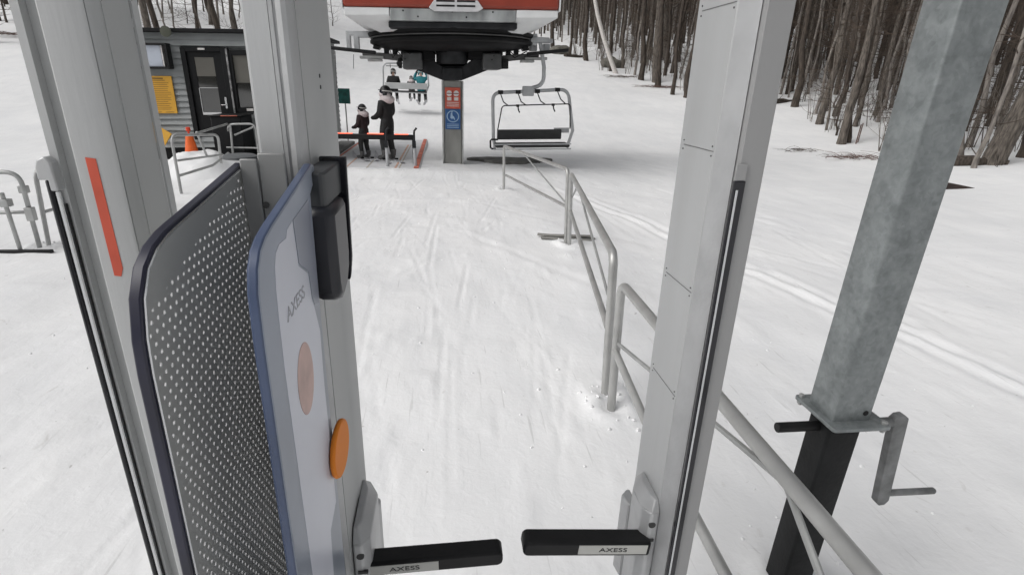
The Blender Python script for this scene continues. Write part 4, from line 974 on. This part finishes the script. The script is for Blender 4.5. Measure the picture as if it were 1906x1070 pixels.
# ------------------------------------------------------------------ chairs
def chair_mesh(t, y, front=True):
    """chair in world coordinates of the near chair (faces -Y)"""
    r = .036
    fr = [(1.13, y + .02, .40), (1.085, y, .60)] + bend((1.075, y, .62), (1.055, y - .02, 1.545), (1.9, y - .02, 1.585), .17) + bend((1.9, y - .02, 1.585), (2.70, y - .02, 1.665), (2.86, y, .80), .2) + [(2.865, y, .80), (2.76, y + .02, .42)]
    MB().tube(fr, r, 12).build('frame', M['chairpaint'], t)
    for x, z in ((1.22, 1.56), (1.60, 1.575), (2.02, 1.60), (2.46, 1.645)): MB().box(x - .055, x + .055, y - .07, y + .03, z - .04, z + .04).build('clamp', M['black'], t, .012)
    c = MB(); c.box(1.70, 1.94, y - .09, y + .06, 1.50, 1.70); c.build('hanger_hub', M['chairpaint'], t, .02)
    c = MB(); c.tube([(1.90, y, 1.66)] + bend((1.90, y, 1.67), (2.16, y, 1.72), (2.14, y, 2.2), .2) + [(2.145, y, 2.1), (2.07, y, 2.45), (2.03, y, 2.62)], .042, 12); c.build('hanger', M['chairpaint'], t)
    c = MB(); c.box(1.82, 2.22, y - .12, y + .12, 2.56, 2.66); c.box(1.86, 1.96, y - .1, y + .1, 2.50, 2.72); c.build('grip', M['chairpaint'], t, .015)
    # backrest, seat
    c = MB(); c.box(1.17, 2.62, y + .02, y + .07, .585, .80, Matrix.Rotation(R(0), 4, 'X')); c.v = [(v[0], v[1], v[2] + (v[0] - 1.9) * .026) for v in c.v]; c.build('backrest', M['seatpad'], t, .02)
    c = MB(); c.box(2.45, 2.80, y + .075, y + .09, .72, .83); c.v = [(v[0], v[1], v[2] + (v[0] - 1.9) * .026) for v in c.v]; c.build('back_plate', M['chairpaint'], t, .01)
    c = MB(); c.box(1.10, 2.72, y - .46, y + .015, .455, .53); c.v = [(v[0], v[1], v[2] + (v[0] - 1.9) * .026) for v in c.v]; so = c.build('seat', M['seatpad'], t, .03)
    c = MB(); c.tube([(1.07, y - .48, .532 - .021), (2.74, y - .48, .532 + .021)], .013, 8); c.tube([(1.05, y - .48, .43 - .021), (2.74, y - .48, .43 + .021)], .016, 8); c.build('seat_rail', M['chairpaint'], t)
    c = MB(); c.tube([(1.16, y - .3, .60), (1.02, y - .3, .60), (.995, y - .3, .57), (1.0, y - .3, .43), (1.03, y - .3, .405), (1.12, y - .3, .405)], .02, 8); c.build('arm_guard', M['black'], t)
    # raised restraint bar with foot hooks
    z0 = 1.295
    c = MB(); c.tube([(1.165, y - .12, .78)] + bend((1.165, y - .12, .79), (1.235, y - .3, z0 - .0), (2.0, y - .35, z0 + .04), .07) + bend((2.0, y - .35, z0 + .04), (2.70, y - .3, z0 + .075), (2.775, y - .12, .85), .07) + [(2.775, y - .12, .85)], .013, 8); bo = c.build('restraint_bar', M['darksteel'], t)
    for x, zt in ((1.22, 1.56), (1.60, 1.575), (2.02, 1.60), (2.46, 1.645)):
        zb = z0 + (x + .14 - 1.235) * .05
        c = MB(); c.tube([(x, y - .05, zt - .03), (x + .03, y - .15, zt - .13), (x + .05, y - .2, zt - .19), (x + .13, y - .34, zb + .005)], .012, 8); c.build('bar_link', M['darksteel'], t)
    for x in (1.56, 2.32):
        zb = z0 + (x - 1.235) * .05
        c = MB(); c.tube([(x, y - .35, zb), (x + .02, y - .34, zb - .09), (x + .04, y - .38, zb - .14)], .014, 8); c.box(x - .03, x + .03, y - .38, y - .32, zb - .03, zb + .02); c.build('foot_peg', M['black'], t)
c1 = thing('chairlift_chair', 'empty four-seat chair hanging right of the pillar', 'chairlift chair', (1.9, 12.3, .4), 'chairs on the lift')
chair_mesh(c1, 12.25)
# the occupied one farther up
FY = 22.0
c2 = thing('chairlift_chair', 'occupied chair seen from behind, beyond the pillar up the slope', 'chairlift chair', (-1.4, FY, 1.3), 'chairs on the lift')
y = FY; r = .032
MB().tube([(-2.10, y - .0, 1.30), (-2.23, y, 1.55)] + bend((-2.25, y, 1.6), (-2.20, y, 2.34), (-1.4, y, 2.37), .2) + bend((-1.4, y, 2.37), (-.60, y, 2.40), (-.55, y, 1.6), .2) + [(-.545, y, 1.6), (-.66, y, 1.34)], r, 10).build('frame', M['chairpaint'], c2)
c = MB(); c.box(-2.17, -.60, y - .10, y - .05, 1.46, 1.68); c.build('backrest', mat('pale_grey_backrest', (.42, .43, .43), .5, 0, .12, 3), c2, .02)
c = MB(); c.box(-2.15, -.62, y - .06, y + .42, 1.33, 1.40); c.build('seat', M['seatpad'], c2, .02)
c = MB(); c.tube([(-2.14, y - .08, 1.345), (-.62, y - .08, 1.325)], .016, 8); c.build('seat_rail', M['chairpaint'], c2)
c = MB(); c.tube([(-2.12, y + .1, 2.25), (-.7, y + .1, 2.27)], .012, 8)
for x in (-1.95, -1.6): c.tube([(x, y, 2.36), (x, y + .1, 2.2)], .012, 8)
c.build('restraint_bar', M['darksteel'], c2)
c = MB(); c.tube([(-1.4, y, 2.37)] + [(-1.4 - .1 * i / 4, y, 2.37 + 1.55 * i / 4) for i in range(1, 5)], .04, 10); c.build('hanger', M['chairpaint'], c2)
c = MB(); c.box(-1.62, -1.38, y - .12, y + .12, 3.9, 4.02); c.build('grip', M['chairpaint'], c2, .01)
RG = 'riders on the chair up the slope'
person('rider in black jacket on the left end of the distant chair', (-1.86, FY + .08, 1.36), R(6), .82, M['jacket'], M['jacket'], R(25), gaiter=False, seated=True, group=RG)
person('small child in grey, middle rider of the distant chair', (-1.20, FY + .1, 1.36), 0, .58, M['grey_jacket'], M['trousers'], 0, gaiter=True, seated=True, group=RG, hood=M['grey_jacket'])
person('rider in teal jacket with raised arms on the distant chair', (-.84, FY + .08, 1.36), R(-4), .82, M['teal'], M['trousers'], R(-10), gaiter=False, seated=True, group=RG, arms='up', hood=M['teal'])
for x, lab in ((-1.74, 'ski hanging from the black jacket rider'), (-1.25, "ski on the small child's foot"), (-.97, 'left ski of the rider in teal'), (-.71, 'right ski of the rider in teal')):
    z = 1.36 - .385 if x != -1.25 else 1.36 - .28
    ski_thing(lab, (x, FY + (.55 if x != -1.25 else .45), z - .02), R(random.uniform(-8, 8)), 1.35 if x != -1.25 else .95, 'skis hanging below the chair', R(-10))

# ------------------------------------------------------------------ small things
t = thing('trail_sign', 'dark green box sign on a thin pole beside the loading belt', 'sign', (-2.85, 16.4, 0))
gz = 1.06
MB().box(-2.91, -2.60, 16.36, 16.46, gz + .03, gz + .43).build('sign_box', M['green'], t, .01)
c = MB(); c.tube([(-2.75, 16.48, T(-2.75, 16.48) - .1), (-2.75, 16.48, gz + .35)], .02, 8); c.build('pole', M['galvtube'], t)
b = MB(); random.seed(9)
for (x0_, x1_, yy, zz, h_) in ((1.04, 1.82, 6.16, -.01, .05), (1.06, 1.76, 6.10, .0, .038), (1.08, 1.80, 6.22, .012, .042)):
    pass
for k, (a, b_, yy, zz) in enumerate(((1.10, 1.80, 6.17, -.018), (1.13, 1.74, 6.09, -.022), (1.16, 1.76, 6.13, .004))):
    o = MB(); Mw = Matrix.Translation(((a + b_) / 2, yy, zz + .03)) @ Matrix.Rotation(R(-12 + 3 * k), 4, 'Z') @ Matrix.Rotation(R(2 - k), 4, 'Y'); L2 = (b_ - a) / 2; o.box(-L2, L2, -.030, .030, -.011, .011, Mw)
    tag(o.build('plank', M['wood'], None, .006), ['weathered plank at the foot of the guide rail, lowest of three', 'weathered plank at the foot of the guide rail, nearest edge', 'weathered plank lying on top of two others by the rail'][k], 'plank', 'planks under the guide rail')
t = MB(); t.prism([(9.75, 9.95, 0), ] and [(9.7, .0), (9.7, .17), (10.15, .12), (10.75, .02), (10.7, -.02)], 'y', 9.6, 9.9); wd = t.build('wooden_wedge', M['brownwood'], None, .01); tag(wd, 'dark brown board lying on snow right of the square post', 'board')

# ------------------------------------------------------------------ woods
def edgeR(y): return float(np.interp(y, [0, 8, 10, 12, 17, 21, 24, 25.5, 27.5, 33, 36, 46, 60, 80], [12.5, 12.3, 12.4, 13.2, 13.5, 15.2, 15.9, 13.8, 12.6, 12.6, 11.4, 10.2, 5, -10]))
def wood_ok(x, y):
    if y < 58 and x > edgeR(y): return True
    if x < -20 and y > 30: return True
    return False
def tree_proto(seed, h, r, bark, nl, lowtw, pale=False):
    rs = random.Random(seed)
    t = thing('bare_tree', 'bare tree', 'tree', (0, 0, 0), 'bare trees at the edge of the slope')
    def wob(s, n, amp): return [rs.uniform(-amp, amp) for _ in range(n)]
    n = 12; ax, ay = 0, 0; pts = []; rad = []
    lx, ly = rs.uniform(-.03, .03), rs.uniform(-.03, .03)
    for i in range(n + 1):
        u = i / n; ax += rs.uniform(-.13, .13) * (h / 14); ay += rs.uniform(-.13, .13) * (h / 14)
        pts.append((ax + lx * u * h, ay + ly * u * h, -.3 + u * (h + .3))); rad.append(r * (1 - .80 * u) * (1.45 if i == 0 else 1.0))
    pts.insert(1, (pts[0][0] * .8, pts[0][1], .18)); rad.insert(1, r * 1.12)
    b = MB(); b.tube(pts, r, 9, radii=rad)
    tw = MB()
    def at(u):
        f = u * n; i = min(int(f), n - 1); a = Vector(pts[i + 1 if i else 0]); c_ = Vector(pts[i + 2]); return a.lerp(c_, f - i)
    def branch(p, d, L, r0, depth, tgt):
        k = 5; q = [p]; dd = d.copy()
        for i in range(k):
            dd = (dd + Vector((rs.uniform(-.25, .25), rs.uniform(-.25, .25), rs.uniform(-.08, .22)))).normalized(); q.append(q[-1] + dd * L / k)
        tgt.tube(q, r0, 5 if r0 > .02 else 3, False, [r0 * (1 - .8 * i / k) for i in range(k + 1)])
        if depth > 0:
            for i in range(rs.randint(3, 5)):
                j = rs.randint(1, k); e = (dd + Vector((rs.uniform(-1, 1), rs.uniform(-1, 1), rs.uniform(-.2, .7)))).normalized()
                branch(q[j], e, L * rs.uniform(.35, .6), max(.006, r0 * .42), depth - 1, tw)
    for i in range(nl):
        u = rs.uniform(.32, .97); a = rs.uniform(0, 6.283); d = Vector((math.cos(a), math.sin(a), rs.uniform(.35, 1.1))).normalized()
        branch(at(u), d, h * rs.uniform(.10, .24) * (1.15 - .6 * u), r * (.42 - .28 * u), 2, b)
    for i in range(lowtw):
        u = rs.uniform(.06, .45); a = rs.uniform(0, 6.283); d = Vector((math.cos(a), math.sin(a), rs.uniform(-.25, .45))).normalized()
        branch(at(u), d, rs.uniform(.5, 1.9), rs.uniform(.008, .016), 1, tw)
    b.build('trunk', bark, t, 0, 60); tw.build('crown', M['twig'], t, 0, 0)
    return t
LBL = {'mid': 'bare grey-brown tree standing at the edge of the snowy slope', 'dark': 'bare dark-barked tree standing in the woods beyond the slope', 'pale': 'bare slender pale-barked tree standing among the darker trunks', 'thick': 'bare thick old tree trunk in the woods along the slope', 'thin': 'thin bare young tree among the larger trunks'}
protos = []
for kind, seed, h, r, bk_, nl, lt in (('mid', 1, 15, .125, 'bark', 13, 20), ('mid', 2, 14, .10, 'bark', 12, 24), ('dark', 3, 16, .145, 'barkdark', 13, 18), ('dark', 4, 15, .10, 'barkdark', 12, 24), ('pale', 5, 14, .065, 'barkpale', 11, 18), ('thick', 6, 17, .21, 'bark', 14, 12), ('thin', 7, 9, .04, 'bark', 9, 18), ('thin', 8, 8, .033, 'barkdark', 9, 20), ('pale', 9, 11, .042, 'barkpale', 9, 18)):
    p = tree_proto(seed, h, r, M[bk_], nl, lt); p['label'] = LBL[kind]; protos.append((kind, p, children(p)))
GRP = {'mid': 'grey-brown trees at the slope edge', 'dark': 'dark trees in the woods', 'pale': 'slender pale trees in the woods', 'thick': 'thick old trees in the woods', 'thin': 'thin young trees in the woods'}
for k, p, _ in protos: p['group'] = GRP[k]
used = set()
def place(i, x, y, s, rz, lean=0, la=0):
    kind, p, kids = protos[i]
    Mx = Matrix.Translation((x, y, T(x, y))) @ Matrix.Rotation(lean, 4, (math.cos(la), math.sin(la), 0)) @ Matrix.Rotation(rz, 4, 'Z') @ Matrix.Scale(s, 4)
    if i not in used: used.add(i); p.matrix_basis = Mx; return p
    return dup(p, kids, Mx)
rs = random.Random(42)
# trees one can point at in the photograph
KEY = [(2, 12.25, 27.75, 1.0), (3, 11.9, 28.9, 1.0), (2, 12.2, 31.6, 1.1), (5, 12.6, 33.2, .95), (2, 11.9, 33.6, 1.1), (0, 13.25, 17.0, 1.0), (3, 13.6, 17.2, .9), (0, 14.7, 20.4, 1.0), (4, 15.6, 22.2, .9), (2, 15.8, 23.9, 1.0), (0, 15.3, 26.0, 1.25), (6, 14.2, 19.4, 1.), (7, 13.9, 18.3, 1.), (5, 13.3, 11.75, 1.05), (0, 13.0, 12.9, 1.0), (4, 12.9, 12.2, 1.1), (1, 13.9, 13.6, 1.0), (8, 12.6, 11.6, 1.2), (2, 14.5, 12.2, 1.1), (6, 13.2, 14.0, 1.),
       (3, 11.1, 37.5, 1.0), (2, 10.3, 41.5, 1.1), (3, 9.9, 45.5, 1.1), (0, 10.6, 43.2, 1.0), (2, 9.0, 47.5, 1.2),
       (5, -13.0, 28.0, .8), (2, -13.9, 30.8, 1.0), (2, -10.4, 29.2, 1.0), (3, -10.4, 31.0, 1.0), (0, -9.8, 29.6, .9), (6, -12.0, 31.5, 1.0), (4, -11.4, 33.0, 1.0),
       (0, -20.3, 29.6, .9), (6, -20.8, 30.6, 1.2), (7, -21.6, 31.2, 1.2), (2, -23.0, 34.0, 1.0), (6, -22.2, 33.4, 1.2)]
N = 0; pos = []
for i, x, y, s in KEY:
    place(i, x, y, s, rs.uniform(0, 6), R(rs.uniform(0, 4)), rs.uniform(0, 6)); pos.append((x, y)); N += 1
cands = []
for k in range(9000):
    x = rs.uniform(-45, 48); y = rs.uniform(7, 66)
    behind_hut = x < -11.5 - .04 * y and y > 33 or (x < -7 and y > 44)
    far_mid = y > 53 and -9 < x < 10
    if not (wood_ok(x, y) or behind_hut or far_mid): continue
    if not in_view((x, y, float(terr0(x, y)) + 1.5), 40): continue
    dens = 1.0 if wood_ok(x, y) and x > 0 else (.20 if behind_hut and not (x < -20 and y > 30) else .6)
    if far_mid: dens = .8
    if rs.random() > dens: continue
    cands.append((math.hypot(x, y), x, y))
cands.sort(); 
for d_, x, y in cands:
    if N >= 285: break
    if any((x - a) ** 2 + (y - b_) ** 2 < (.85 if d_ < 30 else 1.2) ** 2 for a, b_ in pos): continue
    # keep the left side from using up the whole allowance
    q = rs.random()
    i = 2 if q < .09 else 3 if q < .22 else 0 if q < .30 else 1 if q < .42 else 5 if q < .44 else 4 if q < .60 else 6 if q < .76 else 7 if q < .87 else 8
    place(i, x, y, rs.uniform(.8, 1.2), rs.uniform(0, 6.283), R(abs(rs.gauss(0, 4))), rs.uniform(0, 6.28)); pos.append((x, y)); N += 1
    last_d = d_
# leaning white birch
bt = thing('birch_tree', 'white leaning birch trunk at the edge of the woods', 'tree', (11.1, 36.2, T(11.1, 36.2)))
b = MB(); pts = []; rad = []
for i in range(12):
    u = i / 11; pts.append((11.15 - 3.9 * u - .5 * math.sin(u * 5), 36.2 + .4 * u, T(11.1, 36.2) - .2 + 13.0 * u)); rad.append(.15 * (1 - .7 * u))
b.tube(pts, .1, 10, radii=rad); b.build('trunk', M['birch'], bt, 0, 60)
b = MB()
for k in range(26):
    u = rs.uniform(.5, 1); i = int(u * 10); p = Vector(pts[i]); d = Vector((rs.uniform(-1, 1), rs.uniform(-1, 1), rs.uniform(.0, 1))).normalized(); b.tube([p, p + d * .7, p + d * 1.3 + Vector((0, 0, .3)), p + d * 1.8 + Vector((0, 0, .3))], .02, 4, False, [.02, .014, .009, .004])
b.build('crown', M['twig'], bt, 0, 0)
# far woods: one mass of trunks and twigs too many to count
fwd = MB(); rs2 = random.Random(77)
cnt = 0
while cnt < 3000:
    x = rs2.uniform(-75, 90); y = rs2.uniform(14, 120); d_ = math.hypot(x, y)
    right = x > edgeR(min(y, 80)) + 3.5 and x > -12
    back = y > 62 and x > -14
    left = x < -24 and y > 44 or (x < -14 and y > 74)
    if not (right or back or left) or d_ < 27: continue
    if left and rs2.random() > .30: continue
    if not in_view((x, y, float(terr0(x, y)) + 1.5), 30): continue
    h = rs2.uniform(9, 15); r = rs2.uniform(.035, .125); z = T(x, y) - .2; lx, ly = rs2.uniform(-.05, .05) * h, rs2.uniform(-.05, .05) * h
    fwd.mi = rs2.choice((0, 0, 1, 1, 2)) if not left else rs2.choice((0, 1, 2))
    fwd.tube([(x, y, z), (x + lx * .3 + rs2.uniform(-.1, .1), y + ly * .3, z + h * .33), (x + lx * .7, y + ly * .7, z + h * .66), (x + lx, y + ly, z + h)], r, 5, False, [r * 1.2, r * .85, r * .55, r * .2])
    fwd.mi = 1
    for k in range(11):
        zz = rs2.uniform(.12, .95) * h; a = rs2.uniform(0, 6.28); L = rs2.uniform(.8, 3.2); p = Vector((x + lx * zz / h, y + ly * zz / h, z + zz)); e = p + Vector((math.cos(a) * L, math.sin(a) * L, rs2.uniform(-.1, .9) * L)); w_ = rs2.uniform(.010, .028)
        fwd.tube([p, p.lerp(e, .5) + Vector((0, 0, rs2.uniform(-.2, .2))), e], w_, 3, False, [w_, w_ * .7, w_ * .2])
    cnt += 1
fo = fwd.build('far_woods', [M['bark'], M['barkdark'], M['barkpale']], None, 0, 60)
tag(fo, 'dense bare woods filling the hillside behind the nearer trees', 'woods', None, 'stuff')

# saplings at the edge
def sapling(seed):
    r3 = random.Random(seed); b = MB()
    for k in range(r3.randint(3, 6)):
        a = r3.uniform(0, 6.28); L = r3.uniform(.7, 2.2); p = Vector((r3.uniform(-.25, .25), r3.uniform(-.25, .25), -.1)); d = Vector((math.cos(a) * .18, math.sin(a) * .18, 1)).normalized()
        b.tube([p, p + d * L * .5, p + d * L + Vector((r3.uniform(-.15, .15), r3.uniform(-.15, .15), 0))], .012, 4, False, [.014, .010, .004])
        for q in range(3): s_ = p + d * L * r3.uniform(.3, .9); e = s_ + Vector((r3.uniform(-.3, .3), r3.uniform(-.3, .3), .3)); b.tube([s_, e], .006, 3, False, [.006, .003])
    o = b.build('sapling', M['barkpale'] if seed % 2 else M['bark'], None, 0, 0); return tag(o, 'thin bare shoots sticking out of the snow along the edge of the woods', 'sapling', 'bare shoots along the woods edge')
sap = [sapling(s_) for s_ in range(4)]; us = set()
for k in range(100):
    y = rs.uniform(9, 48); x = edgeR(y) + rs.uniform(-.5, 4.5)
    i = k % 4; o = sap[i]
    if i in us: o = o.copy(); COL.objects.link(o)
    us.add(i); o.matrix_basis = Matrix.Translation((x, y, T(x, y))) @ Matrix.Rotation(rs.uniform(0, 6), 4, 'Z') @ Matrix.Scale(rs.uniform(.7, 1.4), 4)
# logs, brush piles, rock
def log(x, y, L, r, rz, label, tilt=0):
    b = MB(); n = 8; b.tube([(-L / 2 + L * i / n, .06 * math.sin(i * 1.3), .03 * math.sin(i * 2.1)) for i in range(n + 1)], r, 9, True, [r * (1 - .3 * i / n) for i in range(n + 1)])
    for q in range(4): s_ = Vector((-L / 2 + L * rs.random(), 0, 0)); b.tube([s_, s_ + Vector((rs.uniform(-.3, .3), rs.uniform(-.4, .4), rs.uniform(.2, .5)))], .02, 5, False, [.02, .006])
    o = b.build('fallen_log', M['barkdark'], None, 0, 60); o.matrix_basis = Matrix.Translation((x, y, T(x, y) + r * .5)) @ Matrix.Rotation(rz, 4, 'Z') @ Matrix.Rotation(tilt, 4, 'Y')
    return tag(o, label, 'log')
log(15.9, 25.2, 3.6, .13, .3, 'dark fallen log lying between the trunks behind the right silver column')
log(12.75, 11.95, 1.5, .16, -.4, 'short dark log at the foot of the thick tree by the right picture edge')
log(10.2, 44.2, 2.2, .15, .5, 'dark log lying on the snow at the top right of the slope')
log(12.8, 9.6, .8, .09, .9, 'short dark branch piece in the snow at the right picture edge')
def brush(x, y, rx, n, label, m):
    b = MB()
    for k in range(n):
        a = rs.uniform(0, 6.28); p = Vector((rs.gauss(0, rx * .5), rs.gauss(0, rx * .28), rs.uniform(-.04, .05))); L = rs.uniform(.3, .9); e = p + Vector((math.cos(a) * L, math.sin(a) * L * .6, rs.uniform(-.05, .10)))
        b.tube([p, p.lerp(e, .5) + Vector((0, 0, .03)), e], .006, 3, False, [.007, .005, .003])
    o = b.build('brush_pile', m, None, 0, 0); o.location = (x, y, T(x, y) + .03); return tag(o, label, 'brush pile')
brush(12.3, 31.3, 1.2, 170, 'reddish heap of cut branches below the dark trunks left of the right column', M['brush'])
brush(-20.9, 31.0, 1.2, 150, 'brown brush at the far left above the snow slope', M['brush'])
brush(11.3, 13.9, .8, 70, 'flat patch of fallen twigs on the snow left of the square post', M['brush'])
brush(10.7, 33.8, 1.1, 90, 'grey scatter of twigs on the slope below the birch', M['twig'])
brush(11.2, 16.2, .5, 26, 'few loose twigs on the snow just right of the right column', M['twig'])
def rock(x, y, s, label, seed):
    b = MB(); b.blob((0, 0, 0), s, s * .8, s * .6, 18, 12)
    b.v = [tuple(Vector(v) * (1 + .45 * float(vnoise(np.array([v[0] * 2 / s + seed]), np.array([v[1] * 2 / s + v[2] / s * 1.7]), seed)[0]))) for v in b.v]
    o = b.build('boulder', M['rock'], None, 0, 50); o.location = (x, y, T(x, y) + s * .25); return tag(o, label, 'boulder')
rock(11.6, 39.2, .75, 'grey boulder behind the foot of the leaning birch', 5)
rock(9.6, 47.2, .9, 'brown boulder among the trees at the top right of the slope', 8)
for k, (x, y) in enumerate(((13.58, 16.9), (13.80, 17.1))):
    b = MB(); b.tube([(x, y, T(x, y) - .1), (x + .03, y, T(x, y) + .62)], .018, 6); tag(b.build('marker_stake', M['brush'], None), ['short reddish stake at the foot of the tree left of the square post', 'short reddish stake just behind the other stake by the tree'][k], 'stake')

# ------------------------------------------------------------------ light
w = bpy.data.worlds.new('World'); sc.world = w; w.use_nodes = True
nt = w.node_tree; bg = nt.nodes['Background']
sky = nt.nodes.new('ShaderNodeTexSky'); sky.sky_type = 'NISHITA'; sky.sun_disc = False
SE, SR = R(46), R(250)
sky.sun_elevation = SE; sky.sun_rotation = SR; sky.dust_density = 6; sky.air_density = 1.0; sky.ozone_density = 1
hsv = nt.nodes.new('ShaderNodeHueSaturation'); hsv.inputs['Saturation'].default_value = .12     # overcast: the blue is gone
nt.links.new(sky.outputs['Color'], hsv.inputs['Color']); nt.links.new(hsv.outputs['Color'], bg.inputs['Color'])
bg.inputs['Strength'].default_value = .122
sl = bpy.data.lights.new('sun', 'SUN'); sl.energy = .55; sl.angle = R(50); sl.color = (1, .985, .96)
so = bpy.data.objects.new('sun', sl); COL.objects.link(so)
sd = Vector((math.sin(SR) * math.cos(SE), math.cos(SR) * math.cos(SE), math.sin(SE)))
so.rotation_euler = sd.to_track_quat('Z', 'Y').to_euler()
so.location = sd * 40
vs = sc.view_settings; sc.display_settings.display_device = 'sRGB'
vs.view_transform = 'Standard'; vs.look = 'None'; vs.exposure = -.07; vs.gamma = 1; vs.use_curve_mapping = False
sc.cycles.max_bounces = 6; sc.cycles.transparent_max_bounces = 12; sc.cycles.use_denoising = True
